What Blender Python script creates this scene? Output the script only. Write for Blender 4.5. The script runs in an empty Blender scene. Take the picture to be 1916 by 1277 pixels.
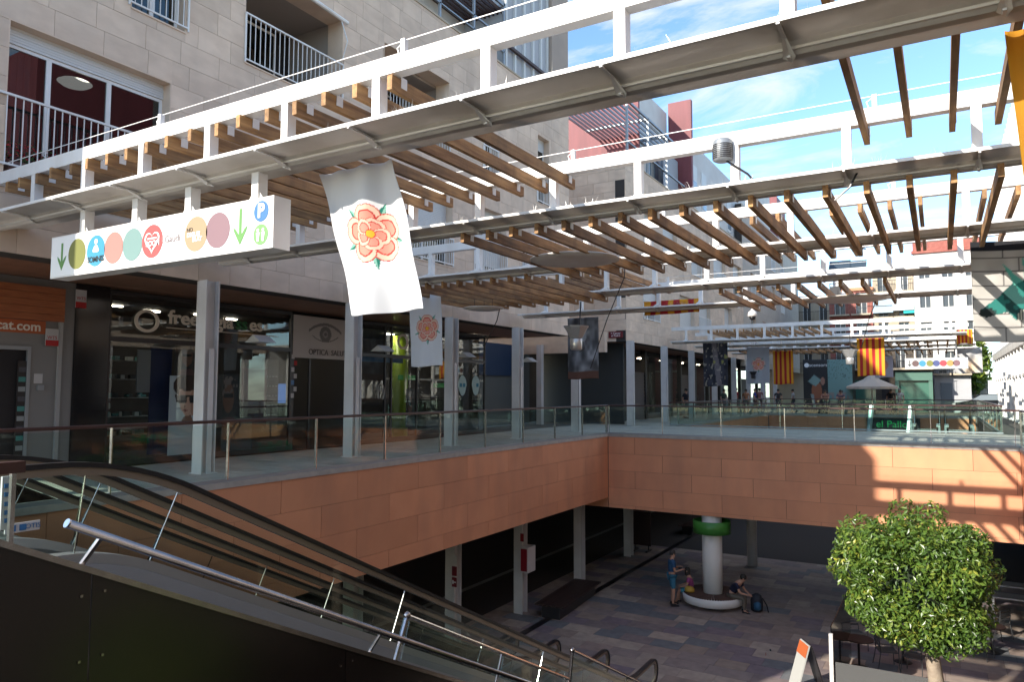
import bpy, bmesh, math, random
import numpy as np
from mathutils import Vector, Matrix
random.seed(7); np.random.seed(7)
S = bpy.context.scene
COL = S.collection

# ------------------------------------------------------------------ camera
# X runs along the pergola beams, Y along the arcade into the distance, Z up
EYE = 1.57; FPX = 1360.0; CX, CY = 958.0, 638.5
_A = np.array([1762-CX, -(733-CY), -FPX]); _A /= np.linalg.norm(_A)
_C = np.array([-1353-CX, -(727-CY), -FPX]); _C /= np.linalg.norm(_C)
_C = _C-_A*_C.dot(_A); _C /= np.linalg.norm(_C)
ROT = np.stack([-_C, _A, np.cross(-_C, _A)])
cd = bpy.data.cameras.new('camera'); cam = bpy.data.objects.new('camera', cd); COL.objects.link(cam)
M4 = Matrix([list(ROT[i]) + [0] for i in range(3)] + [[0, 0, 0, 1]])
M4.translation = (0, 0, EYE)
cam.matrix_world = M4
cd.sensor_width = 36; cd.lens = FPX/1916*36; cd.clip_start = .05; cd.clip_end = 2000
S.camera = cam

def at(px, py, x=None, y=None, z=None):
    "point where the sight line through a photo pixel meets a plane"
    d = ROT @ np.array([px-CX, -(py-CY), -FPX])
    t = x/d[0] if x is not None else (y/d[1] if y is not None else (z-EYE)/d[2])
    return (float(d[0]*t), float(d[1]*t), float(EYE+d[2]*t))

# ------------------------------------------------------------------ light
SUN = Vector((.42, 1.0, -.52)).normalized()
W = bpy.data.worlds.new('World'); S.world = W; W.use_nodes = True
wn = W.node_tree.nodes; wl = W.node_tree.links; wn.clear()
wo = wn.new('ShaderNodeOutputWorld'); bg = wn.new('ShaderNodeBackground')
sky = wn.new('ShaderNodeTexSky'); sky.sky_type = 'NISHITA'; sky.sun_disc = False
sky.sun_elevation = math.asin(-SUN.z); sky.sun_rotation = math.atan2(-SUN.x, -SUN.y)
sky.air_density = .8; sky.dust_density = .25; sky.ozone_density = 3.4
tc = wn.new('ShaderNodeTexCoord'); sep = wn.new('ShaderNodeSeparateXYZ'); wl.new(tc.outputs['Generated'], sep.inputs[0])
ad = wn.new('ShaderNodeMath'); ad.operation = 'ADD'; ad.inputs[1].default_value = .18; wl.new(sep.outputs['Z'], ad.inputs[0])
vd = wn.new('ShaderNodeVectorMath'); vd.operation = 'DIVIDE'; wl.new(tc.outputs['Generated'], vd.inputs[0]); wl.new(ad.outputs[0], vd.inputs[1])
mp = wn.new('ShaderNodeMapping'); mp.inputs['Scale'].default_value = (1.1, 2.2, .35); mp.inputs['Rotation'].default_value = (0, 0, .5); wl.new(vd.outputs[0], mp.inputs[0])
nz = wn.new('ShaderNodeTexNoise'); nz.inputs['Scale'].default_value = 1.7; nz.inputs['Detail'].default_value = 9; nz.inputs['Roughness'].default_value = .62; nz.inputs['Distortion'].default_value = .4
wl.new(mp.outputs[0], nz.inputs[0])
rp = wn.new('ShaderNodeValToRGB'); rp.color_ramp.elements[0].position = .50; rp.color_ramp.elements[1].position = .70
rp.color_ramp.elements[0].color = (0, 0, 0, 1); rp.color_ramp.elements[1].color = (.85, .85, .85, 1)
wl.new(nz.outputs['Fac'], rp.inputs[0])
mx = wn.new('ShaderNodeMixRGB'); mx.inputs[2].default_value = (2.3, 2.3, 2.2, 1)
wt = wn.new('ShaderNodeMixRGB'); wt.blend_type = 'MULTIPLY'; wt.inputs[0].default_value = 1; wt.inputs[2].default_value = (.78, .81, .765, 1); wl.new(sky.outputs[0], wt.inputs[1])
wl.new(rp.outputs[0], mx.inputs[0]); wl.new(wt.outputs[0], mx.inputs[1]); wl.new(mx.outputs[0], bg.inputs[0])
bg.inputs[1].default_value = .13
wl.new(bg.outputs[0], wo.inputs[0])
sd = bpy.data.lights.new('sun', 'SUN'); sd.energy = 2.05; sd.angle = math.radians(.53); sd.color = (1, .93, .82)
so = bpy.data.objects.new('sun', sd); COL.objects.link(so); so.rotation_euler = SUN.to_track_quat('-Z', 'Y').to_euler()
S.view_settings.view_transform = 'Standard'; S.view_settings.look = 'None'; S.view_settings.exposure = 1.98; S.view_settings.gamma = 1
S.view_settings.use_curve_mapping = False

# ------------------------------------------------------------------ materials
def newmat(name):
    m = bpy.data.materials.new(name); m.use_nodes = True
    return m, m.node_tree.nodes, m.node_tree.links, m.node_tree.nodes['Principled BSDF']
def setv(b, **k):
    for a, v in k.items(): b.inputs[a.replace('_', ' ')].default_value = v
MATS = {}
def mat(name, col, rough=.6, metal=0, col2=None, scale=6, stretch=(1, 1, 1), rnd=0.0, bump=0.0, bscale=60, spec=.5, coord='Object', detail=5, lo=.35, hi=.65, island=False, tint=None, dirt=None):
    if name in MATS: return MATS[name]
    m, N, L, b = newmat(name)
    setv(b, Roughness=rough, Metallic=metal, Specular_IOR_Level=spec)
    col = (*col, 1); b.inputs['Base Color'].default_value = col
    out = None
    tcn = N.new('ShaderNodeTexCoord')
    oi = N.new('ShaderNodeObjectInfo')
    if col2 is not None:
        mpn = N.new('ShaderNodeMapping'); mpn.inputs['Scale'].default_value = stretch; L.new(tcn.outputs[coord], mpn.inputs[0])
        off = N.new('ShaderNodeVectorMath'); off.operation = 'MULTIPLY_ADD'
        L.new(oi.outputs['Random'], off.inputs[0]); off.inputs[1].default_value = (37, 51, 23); L.new(mpn.outputs[0], off.inputs[2])
        n = N.new('ShaderNodeTexNoise'); n.inputs['Scale'].default_value = scale; n.inputs['Detail'].default_value = detail; L.new(off.outputs[0], n.inputs[0])
        r = N.new('ShaderNodeValToRGB'); r.color_ramp.elements[0].position = lo; r.color_ramp.elements[1].position = hi
        r.color_ramp.elements[0].color = col; r.color_ramp.elements[1].color = (*col2, 1); L.new(n.outputs[0], r.inputs[0]); out = r.outputs[0]
    else:
        rg = N.new('ShaderNodeRGB'); rg.outputs[0].default_value = col; out = rg.outputs[0]
    src = None
    if rnd:
        src = oi.outputs['Random']
        if island:
            g = N.new('ShaderNodeNewGeometry'); src = g.outputs['Random Per Island']
        if tint is not None:   # palette picked per piece
            r2 = N.new('ShaderNodeValToRGB'); r2.color_ramp.interpolation = 'CONSTANT'
            es = r2.color_ramp.elements
            while len(es) < len(tint): es.new(.5)
            for i, t in enumerate(tint): es[i].position = i/len(tint); es[i].color = (*t, 1)
            L.new(src, r2.inputs[0])
            mm = N.new('ShaderNodeMixRGB'); mm.blend_type = 'MULTIPLY'; mm.inputs[0].default_value = 1
            L.new(out, mm.inputs[1]); L.new(r2.outputs[0], mm.inputs[2]); out = mm.outputs[0]
        else:
            mr = N.new('ShaderNodeMapRange'); mr.inputs[3].default_value = 1-rnd; mr.inputs[4].default_value = 1+rnd; L.new(src, mr.inputs[0])
            h = N.new('ShaderNodeHueSaturation'); L.new(mr.outputs[0], h.inputs['Value']); L.new(out, h.inputs['Color']); out = h.outputs[0]
    if dirt:   # streaky dirt in world space: (colour, amount, scale)
        g2 = N.new('ShaderNodeNewGeometry'); mp2 = N.new('ShaderNodeMapping'); mp2.inputs['Scale'].default_value = (1, 1, .25); L.new(g2.outputs['Position'], mp2.inputs[0])
        n2 = N.new('ShaderNodeTexNoise'); n2.inputs['Scale'].default_value = dirt[2]; n2.inputs['Detail'].default_value = 6; L.new(mp2.outputs[0], n2.inputs[0])
        r3 = N.new('ShaderNodeValToRGB'); r3.color_ramp.elements[0].position = .45; r3.color_ramp.elements[1].position = .75
        r3.color_ramp.elements[1].color = (dirt[1],)*3+(1,); L.new(n2.outputs[0], r3.inputs[0])
        m3 = N.new('ShaderNodeMixRGB'); L.new(r3.outputs[0], m3.inputs[0]); L.new(out, m3.inputs[1]); m3.inputs[2].default_value = (*dirt[0], 1); out = m3.outputs[0]
    L.new(out, b.inputs['Base Color'])
    if bump:
        nb = N.new('ShaderNodeTexNoise'); nb.inputs['Scale'].default_value = bscale; nb.inputs['Detail'].default_value = 4
        L.new(tcn.outputs[coord], nb.inputs[0]); bp = N.new('ShaderNodeBump'); bp.inputs['Strength'].default_value = bump; bp.inputs['Distance'].default_value = .01
        L.new(nb.outputs[0], bp.inputs['Height']); L.new(bp.outputs[0], b.inputs['Normal'])
    MATS[name] = m
    return m
def glassmat(name, tint, ior=1.5, rough=0.0, body=None, bodyf=0.0):
    if name in MATS: return MATS[name]
    m = bpy.data.materials.new(name); m.use_nodes = True; N = m.node_tree.nodes; L = m.node_tree.links; N.clear()
    o = N.new('ShaderNodeOutputMaterial'); t = N.new('ShaderNodeBsdfTransparent'); t.inputs[0].default_value = (*tint, 1)
    g = N.new('ShaderNodeBsdfGlossy'); g.inputs['Roughness'].default_value = rough; g.inputs['Color'].default_value = (.95, 1, .98, 1)
    f = N.new('ShaderNodeFresnel'); f.inputs[0].default_value = ior
    ge = N.new('ShaderNodeNewGeometry'); iv = N.new('ShaderNodeMath'); iv.operation = 'SUBTRACT'; iv.inputs[0].default_value = 1; L.new(ge.outputs['Backfacing'], iv.inputs[1])
    mu_ = N.new('ShaderNodeMath'); mu_.operation = 'MULTIPLY'; L.new(f.outputs[0], mu_.inputs[0]); L.new(iv.outputs[0], mu_.inputs[1])   # only the outer face of a pane mirrors
    x = N.new('ShaderNodeMixShader'); L.new(mu_.outputs[0], x.inputs[0]); L.new(t.outputs[0], x.inputs[1]); L.new(g.outputs[0], x.inputs[2])
    last = x
    if body:
        d = N.new('ShaderNodeBsdfDiffuse'); d.inputs[0].default_value = (*body, 1)
        y = N.new('ShaderNodeMixShader'); y.inputs[0].default_value = bodyf; L.new(x.outputs[0], y.inputs[1]); L.new(d.outputs[0], y.inputs[2]); last = y
    L.new(last.outputs[0], o.inputs[0]); MATS[name] = m; return m
def emit(name, col, st):
    if name in MATS: return MATS[name]
    m, N, L, b = newmat(name); b.inputs['Base Color'].default_value = (*col, 1)
    b.inputs['Emission Color'].default_value = (*col, 1); b.inputs['Emission Strength'].default_value = st; MATS[name] = m; return m
def printmat(name, rough=.6, transl=0.0):
    if name in MATS: return MATS[name]
    m, N, L, b = newmat(name); a = N.new('ShaderNodeAttribute'); a.attribute_name = 'print'
    L.new(a.outputs['Color'], b.inputs['Base Color']); setv(b, Roughness=rough)
    if transl:
        o = N['Material Output']; tr = N.new('ShaderNodeBsdfTranslucent'); L.new(a.outputs['Color'], tr.inputs[0])
        x = N.new('ShaderNodeMixShader'); x.inputs[0].default_value = transl; L.new(b.outputs[0], x.inputs[1]); L.new(tr.outputs[0], x.inputs[2]); L.new(x.outputs[0], o.inputs[0])
    MATS[name] = m; return m

STONE = mat('travertine cladding', (.63, .48, .36), .75, col2=(.72, .56, .425), scale=2.2, stretch=(1, 1, 2), rnd=.09, bump=.12, bscale=90, dirt=((.30, .25, .21), .35, .8))
STONEI = mat('travertine cladding joined', (.63, .48, .36), .75, col2=(.72, .56, .425), scale=2.2, rnd=.09, island=True, dirt=((.30, .25, .21), .35, .8))
JOINT = mat('dark joint backing', (.045, .038, .034), .9)
ORANGE = mat('orange fibre panel', (.66, .28, .145), .62, col2=(.70, .305, .16), scale=1.5, rnd=.07, bump=.03, bscale=120, dirt=((.36, .17, .11), .4, 1.3))
WHITE = mat('white painted steel', (.80, .79, .77), .38, col2=(.76, .745, .72), scale=3, dirt=((.50, .44, .37), .45, 1.6), spec=.4)
TROUGH = mat('pale lacquered sheet', (.82, .78, .73), .34, col2=(.76, .72, .67), scale=1.6, dirt=((.36, .30, .24), .45, 1.3))
GREYST = mat('grey painted steel column', (.64, .62, .60), .4, col2=(.57, .55, .53), scale=2, dirt=((.30, .27, .25), .3, 2))
WOOD = mat('weathered timber slat', (.24, .115, .042), .7, col2=(.50, .28, .11), scale=3.2, stretch=(6, .55, 6), rnd=.22, bump=.3, bscale=40, lo=.3, hi=.7, dirt=((.07, .045, .03), .6, 2.4))
RAILW = mat('dark red brown handrail wood', (.045, .018, .014), .38, col2=(.07, .028, .022), scale=4, stretch=(.3, .3, 6))
SOFFIT = mat('wood laminate soffit', (.20, .095, .058), .5, col2=(.26, .125, .075), scale=2, stretch=(.4, 4, 1), rnd=.08)
STEEL = mat('brushed stainless steel', (.62, .58, .56), .22, 1.0, col2=(.50, .47, .45), scale=14)
CHROME = mat('polished steel tube', (.42, .375, .36), .24, 1.0, col2=(.34, .30, .29), scale=7)
BRONZE = mat('dark bronze sheet panel', (.012, .008, .007), .20, .0, col2=(.016, .011, .009), scale=2, spec=.9)
BLACK = mat('black rubber', (.012, .011, .013), .35)
DARK = mat('dark metal frame', (.022, .020, .022), .35)
VDARK = mat('dark shop interior', (.018, .015, .016), .8)
CLAD = mat('grey escalator cladding', (.27, .275, .285), .42, .0, col2=(.25, .255, .265), scale=1)
SKIRT = mat('pale escalator skirt', (.42, .42, .42), .35, .6)
RUBTRIM = mat('beige handrail guide', (.26, .21, .165), .32, .5)
GLASS = glassmat('balustrade glass', (.88, .95, .925), 1.38)
EGLASS = glassmat('escalator glass', (.93, .965, .95), 1.28)
SGLASS = glassmat('shop window glass', (.88, .91, .91), 1.7)
WGLASS = glassmat('house window glass', (.30, .33, .36), 1.8)
LEAFG = mat('painted white frame', (.72, .72, .72), .45)
CONC = mat('pale walkway stone', (.42, .385, .345), .7, col2=(.35, .325, .295), scale=5, rnd=.10, bump=.1)
CONCI = mat('pale walkway stone joined', (.42, .385, .345), .7, col2=(.35, .325, .295), scale=5, rnd=.10, island=True)
TINT = [(.34, .26, .22), (.25, .20, .19), (.38, .305, .25), (.19, .195, .20), (.30, .24, .215), (.44, .355, .285), (.235, .185, .20), (.33, .255, .205)]
TILE = mat('lower plaza slate tile', (1, 1, 1), .62, col2=(.78, .78, .80), scale=4, rnd=1, tint=TINT, bump=.12, bscale=70)
TILEI = mat('lower plaza slate tile joined', (1, 1, 1), .62, col2=(.78, .78, .80), scale=4, rnd=1, tint=TINT, island=True, bump=.12, bscale=70)
ASPH = mat('grey street paving', (.20, .19, .18), .85, col2=(.25, .235, .22), scale=1.2)
CREAM = mat('cream render', (.50, .42, .31), .85, col2=(.43, .36, .27), scale=.8, dirt=((.40, .33, .27), .3, .5))
WHITER = mat('white render', (.62, .61, .59), .85, col2=(.56, .54, .52), scale=.8)
GREYR = mat('grey render', (.42, .43, .45), .85, col2=(.38, .39, .41), scale=1)
BRICK = mat('red brick render', (.30, .095, .075), .85, col2=(.36, .13, .10), scale=5)
REDP = mat('crimson facade panel', (.20, .045, .05), .6, col2=(.16, .035, .04), scale=1, stretch=(3, 3, .4))
TERRA = mat('terracotta render', (.58, .27, .15), .85, col2=(.50, .23, .13), scale=1)
OLDST = mat('old stone wall', (.095, .075, .055), .9, col2=(.07, .055, .042), scale=1.6)  # brown stone, base colour darkened to stand in for shade on this house
SHUT = mat('white roller shutter', (.62, .62, .60), .5)
GREYM = mat('galvanised grey metal', (.30, .32, .34), .45, .4)
DWOOD = mat('dark brown pergola timber', (.06, .028, .02), .6)
FABW = mat('cream canvas', (.62, .53, .44), .85)
SILV = mat('silver lamp body', (.55, .54, .52), .3, .6)
GREEN = mat('green lacquer ring', (.05, .22, .035), .4)
CYL = mat('white plaster column', (.78, .76, .72), .55)
DKWOOD = mat('dark bench timber', (.035, .018, .015), .5, col2=(.055, .03, .024), scale=3, stretch=(1, 8, 1), rnd=.15)
BWOOD = mat('brown seat slats', (.11, .06, .042), .6, rnd=.15)
BARK = mat('pale bark', (.34, .27, .20), .85, col2=(.22, .17, .13), scale=9, bump=.5)
SKINM = mat('skin', (.50, .27, .18), .5)
def plain(n, c, r=.7, m=0): return mat(n, c, r, m)

# ------------------------------------------------------------------ mesh helpers
class MB:
    def __init__(s): s.v = []; s.f = []
    def add(s, vs, fs):
        n = len(s.v); s.v += [tuple(v) for v in vs]; s.f += [tuple(n+i for i in f) for f in fs]; return s
    def box(s, x0, x1, y0, y1, z0, z1):
        return s.add([(x, y, z) for z in (z0, z1) for y in (y0, y1) for x in (x0, x1)],
                     [(0, 2, 3, 1), (4, 5, 7, 6), (0, 1, 5, 4), (2, 6, 7, 3), (0, 4, 6, 2), (1, 3, 7, 5)])
    def cbox(s, c, d, rz=0):
        ca, sa = math.cos(rz), math.sin(rz); vs = []
        for z in (-.5, .5):
            for y in (-.5, .5):
                for x in (-.5, .5):
                    a, b = x*d[0], y*d[1]; vs.append((c[0]+a*ca-b*sa, c[1]+a*sa+b*ca, c[2]+z*d[2]))
        return s.add(vs, [(0, 2, 3, 1), (4, 5, 7, 6), (0, 1, 5, 4), (2, 6, 7, 3), (0, 4, 6, 2), (1, 3, 7, 5)])
    def tube(s, pts, r, n=8, r2=None):
        pts = [Vector(p) for p in pts]; rings = []; up = None
        for i, p in enumerate(pts):
            t = (pts[min(i+1, len(pts)-1)]-pts[max(i-1, 0)]).normalized()
            if up is None: up = t.orthogonal().normalized()
            up = (up-t*up.dot(t)); up = up.normalized() if up.length > 1e-6 else t.orthogonal().normalized()
            w = t.cross(up); rr = r if r2 is None else r+(r2-r)*i/(len(pts)-1)
            if isinstance(r, (list, tuple)): rr = r[i]
            rings.append([p+up*math.cos(a)*rr+w*math.sin(a)*rr for a in [2*math.pi*k/n for k in range(n)]])
        vs = [v for R in rings for v in R]; m = len(rings); fs = []
        for i in range(m-1):
            for k in range(n): fs.append((i*n+k, i*n+(k+1) % n, (i+1)*n+(k+1) % n, (i+1)*n+k))
        fs.append(tuple(range(n))[::-1]); fs.append(tuple((m-1)*n+k for k in range(n)))
        return s.add(vs, fs)
    def lathe(s, prof, c=(0, 0, 0), n=24):
        vs = []; fs = []
        for r, z in prof: vs += [(c[0]+r*math.cos(2*math.pi*k/n), c[1]+r*math.sin(2*math.pi*k/n), c[2]+z) for k in range(n)]
        m = len(prof)
        for i in range(m-1):
            for k in range(n): fs.append((i*n+k, i*n+(k+1) % n, (i+1)*n+(k+1) % n, (i+1)*n+k))
        fs.append(tuple(range(n))[::-1]); fs.append(tuple((m-1)*n+k for k in range(n)))
        return s.add(vs, fs)
    def prism(s, poly, axis, a, b):
        "poly: 2-D outline in the two other axes (order x,y,z), extruded along axis from a to b"
        def P(p, t): return {'x': (t, p[0], p[1]), 'y': (p[0], t, p[1]), 'z': (p[0], p[1], t)}[axis]
        n = len(poly)
        fs = [tuple(range(n)), tuple(range(2*n-1, n-1, -1))]+[(i, i+n, (i+1) % n+n, (i+1) % n) for i in range(n)]
        return s.add([P(p, a) for p in poly]+[P(p, b) for p in poly], fs)
    def ribbon(s, pts, x0, x1, lo, hi):
        "box swept along a path of (y,z) points, between offsets lo and hi along the path normal"
        P = [Vector(p) for p in pts]; vs = []; fs = []
        for i, p in enumerate(P):
            t = (P[min(i+1, len(P)-1)]-P[max(i-1, 0)]).normalized(); n = Vector((-t.y, t.x))
            if callable(lo): l, h = lo(i), hi(i)
            else: l, h = lo, hi
            a = p+n*l; b = p+n*h
            vs += [(x0, a.x, a.y), (x1, a.x, a.y), (x1, b.x, b.y), (x0, b.x, b.y)]
        for i in range(len(P)-1):
            for k in range(4): fs.append((4*i+k, 4*i+(k+1) % 4, 4*i+4+(k+1) % 4, 4*i+4+k))
        fs.append((0, 1, 2, 3)); m = 4*(len(P)-1); fs.append((m+3, m+2, m+1, m))
        return s.add(vs, fs)
    def mesh(s, name='mesh', smooth=False):
        me = bpy.data.meshes.new(name); me.from_pydata(s.v, [], s.f)
        bm = bmesh.new(); bm.from_mesh(me); bmesh.ops.recalc_face_normals(bm, faces=bm.faces); bm.to_mesh(me); bm.free()
        if smooth: me.shade_smooth()
        return me
def bake_offset(parent, me):
    if parent is not None:
        off = Vector((0, 0, 0)); p = parent
        while p is not None: off += p.location; p = p.parent
        if off.length: me.transform(Matrix.Translation(-off))
def part(name, mb, m, parent=None, smooth=False, label=None, kind=None):
    me = mb.mesh(name, smooth) if isinstance(mb, MB) else mb
    bake_offset(parent, me)
    me.materials.clear(); me.materials.append(m)
    o = bpy.data.objects.new(name, me); COL.objects.link(o)
    if parent is not None: o.parent = parent
    if label: o['label'] = label
    if kind: o['kind'] = kind
    return o
def thing(name, label, cat, loc=(0, 0, 0), group=None, rz=0):
    o = bpy.data.objects.new(name, None); COL.objects.link(o); o.location = loc; o.rotation_euler = (0, 0, rz)
    o.empty_display_size = .2
    o['label'] = label; o['category'] = cat
    if group: o['group'] = group
    return o
def tag(o, label, cat, group=None):
    o['label'] = label; o['category'] = cat
    if group: o['group'] = group
    return o
def struct(name, mb, m, smooth=False): return part(name, mb, m, None, smooth, kind='structure')
_pc = {}
def piece(name, c, d, m, parent):
    "a box piece; alike pieces share one mesh"
    key = (round(d[0], 3), round(d[1], 3), round(d[2], 3), m.name)
    me = _pc.get(key)
    if me is None:
        mb = MB(); mb.cbox((0, 0, 0), d); me = mb.mesh(name); me.materials.append(m); _pc[key] = me
    o = bpy.data.objects.new(name, me); COL.objects.link(o)
    off = Vector((0, 0, 0)); p = parent
    while p is not None: off += p.location; p = p.parent
    o.location = Vector(c)-off
    if parent is not None: o.parent = parent
    return o
def copy_thing(src, loc, label=None, rz=None, group=None):
    r = src.copy(); COL.objects.link(r); r.location = loc
    if rz is not None: r.rotation_euler = (0, 0, rz)
    if label: r['label'] = label
    if group: r['group'] = group
    for ch in list(src.children):
        c = ch.copy(); COL.objects.link(c); c.parent = r
        for g in list(ch.children):
            d = g.copy(); COL.objects.link(d); d.parent = c
    return r

# rectangle cladding with openings --------------------------------------------
def cut_rect(r, holes):
    out = [r]
    for h in holes:
        nxt = []
        for a in out:
            if h[1] <= a[0] or h[0] >= a[1] or h[3] <= a[2] or h[2] >= a[3]: nxt.append(a); continue
            if h[0] > a[0]: nxt.append((a[0], h[0], a[2], a[3]))
            if h[1] < a[1]: nxt.append((h[1], a[1], a[2], a[3]))
            u0, u1 = max(a[0], h[0]), min(a[1], h[1])
            if h[2] > a[2]: nxt.append((u0, u1, a[2], h[2]))
            if h[3] < a[3]: nxt.append((u0, u1, h[3], a[3]))
        out = nxt
    return [a for a in out if a[1]-a[0] > .03 and a[3]-a[2] > .03]
def bond(u0, u1, v0, v1, pw, ph, holes, gap, jitter=0):
    "running bond pieces (u0,u1,v0,v1) clipped to openings"
    res = []; v = v0; row = 0
    while v < v1-.02:
        vt = min(v+ph, v1); u = u0-(row % 2)*pw*.5
        while u < u1-.01:
            w = pw*(1+random.uniform(-jitter, jitter)); a, b = max(u, u0), min(u+w, u1)
            if b-a > .04:
                for q in cut_rect((a, b, v, vt), holes): res.append((q[0]+(gap if q[0] == a else 0), q[1], q[2]+(gap if q[2] == v else 0), q[3]))
            u += w
        v = vt; row += 1
    return res
def clad(name, parent, plane, pos, th, pieces, m, mi, limit=300, keyf=None, proud=0):
    "plane 'x': u=y v=z at x=pos, thickness th towards negative; plane 'y': u=x; plane 'z': u=x v=y"
    keyf = keyf or (lambda q: (q[0]-0)**2)
    pieces = sorted(pieces, key=keyf); mb = MB()
    for i, (a, b, c, d) in enumerate(pieces):
        j = random.uniform(-.0015, .0015)
        cu, cv, du, dv = (a+b)/2, (c+d)/2, b-a, d-c
        if plane == 'x': C, D = (pos-th/2+j, cu, cv), (abs(th), du, dv)
        elif plane == 'y': C, D = (cu, pos+th/2+j, cv), (du, abs(th), dv)
        else: C, D = (cu, cv, pos-th/2+j), (du, dv, abs(th))
        if i < limit: piece(name, C, D, m, parent)
        else: mb.cbox(C, D)
    if mb.v: part(name+'s_far', mb, mi, parent, kind='stuff')

# print panels: colour as flat print in a vertex attribute ---------------------
def print_grid(name, nu, nv, pos, colf, m, parent=None, back=None):
    "pos(u,v) -> xyz ; colf(U,V) arrays -> (n,3) ; a thin two-sided cloth or board with thickness"
    us = np.linspace(0, 1, nu+1); vs = np.linspace(0, 1, nv+1); U, V = np.meshgrid(us, vs)
    U = U.ravel(); V = V.ravel(); P = np.array([pos(a, b) for a, b in zip(U, V)], dtype=float)
    f = [(j*(nu+1)+i, j*(nu+1)+i+1, (j+1)*(nu+1)+i+1, (j+1)*(nu+1)+i) for j in range(nv) for i in range(nu)]
    me = bpy.data.meshes.new(name); me.from_pydata([tuple(p) for p in P], [], f)
    at_ = me.color_attributes.new('print', 'FLOAT_COLOR', 'POINT')
    c = np.ones((len(U), 4)); c[:, :3] = colf(U, V); at_.data.foreach_set('color', c.ravel())
    me.shade_smooth(); bake_offset(parent, me); me.materials.append(m)
    o = bpy.data.objects.new(name, me); COL.objects.link(o)
    if parent is not None: o.parent = parent
    md = o.modifiers.new('thickness', 'SOLIDIFY'); md.thickness = .004; md.offset = -1
    return o
def lerp(c, mask, col):
    mask = mask.astype(float)[:, None] if mask.ndim == 1 else mask
    return c*(1-mask)+np.array(col)[None, :]*mask
def inpoly(x, y, poly):
    r = np.zeros(len(x), bool); n = len(poly)
    for i in range(n):
        x1, y1 = poly[i]; x2, y2 = poly[(i+1) % n]
        if y1 == y2: continue
        cnd = ((y1 > y) != (y2 > y)) & (x < (x2-x1)*(y-y1)/(y2-y1)+x1); r ^= cnd
    return r
def vnoise(x, y, f, seed=0):
    r = np.random.RandomState(seed); g = r.rand(64, 64); x = x*f; y = y*f
    xi = np.floor(x).astype(int); yi = np.floor(y).astype(int); a = x-xi; b = y-yi; a = a*a*(3-2*a); b = b*b*(3-2*b)
    G = lambda i, j: g[i % 64, j % 64]
    return (G(xi, yi)*(1-a)+G(xi+1, yi)*a)*(1-b)+(G(xi, yi+1)*(1-a)+G(xi+1, yi+1)*a)*b
# text ------------------------------------------------------------------------
TMP = bpy.data.scenes.new('tmp')
def evaluated_mesh(o):
    TMP.collection.objects.link(o); vl = TMP.view_layers[0]; vl.update(); dg = vl.depsgraph
    me = bpy.data.meshes.new_from_object(o.evaluated_get(dg)); bpy.data.objects.remove(o); return me
def text(name, s, size, loc, facing, m, parent, depth=.01, align='CENTER', sx=1.0, bold=0.0, mirror=False):
    cu = bpy.data.curves.new(name, 'FONT'); cu.body = s; cu.size = size; cu.extrude = depth/2; cu.align_x = align; cu.align_y = 'CENTER'; cu.offset = bold; cu.resolution_u = 3
    me = evaluated_mesh(bpy.data.objects.new(name, cu))
    me.name = name
    R = {'-y': Matrix.Rotation(math.pi/2, 4, 'X'), '+x': Matrix.Rotation(math.pi/2, 4, 'Z') @ Matrix.Rotation(math.pi/2, 4, 'X')}[facing]
    me.transform(Matrix.Translation(loc) @ R @ Matrix.Diagonal((sx, 1, 1, 1)))
    return part(name, me, m, parent)

# ================================================================== SETTING
LOW = -5.62; XL = -10.48; XR = 1.83; YF = 24.61; FX = -12.2; SX = -14.6
g = MB(); g.box(-120, 120, -60, 340, LOW-1.2, LOW-.03); struct('ground', g, ASPH)
low = struct('lower_plaza_floor', MB().box(-15, 9, -2, 60, LOW-.028, LOW-.012), JOINT)
clad('floor_tile', low, 'z', LOW, .012, bond(-12.9, 3.6, 14.6, 33, .92, .62, [], .006, .25), TILE, TILEI, 300, lambda q: (q[0]+4)**2*.6+(q[2]-21)**2)
kerb = struct('drain_strip', MB().box(-11.05, -10.8, 10, 60, LOW-.005, LOW+.004), DARK)
# upper walkways round the two openings
V2 = (-10.3, 1.7, 32.3, 52.0)
dk = MB()
for b in ((-40, XL-.05, -8, 32.2), (-40, -10.35, 32.2, 53), (XL-.05, XR+.05, YF+.05, 32.25), (XR+.05, 12, -8, 32.2), (1.75, 12, 32.2, 53), (XL-.05, XR+.05, -8, .2), (XL-.05, -3.6, .2, 1.55)):
    dk.box(b[0], b[1], b[2], b[3], -2.24, -.05)
deck = struct('upper_walkway', dk, plain('deck underside', (.10, .08, .07), .8))
street = struct('plaza_pavement', MB().box(-60, 60, 52.05, 200, -2.2, -.03), ASPH)
tl = bond(-14.55, XL-.12, 2, 32, .9, .45, [], .006, .1)+bond(XL-.1, 3.3, YF+.1, 32.2, .9, .45, [], .006, .1)+bond(-14.5, -10.5, 32.2, 52, 1.2, .9, [], .006)
clad('paving_slab', deck, 'z', -.012, .034, tl, CONC, CONCI, 260, lambda q: (q[0]+8)**2+(q[2]-20)**2)

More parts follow.
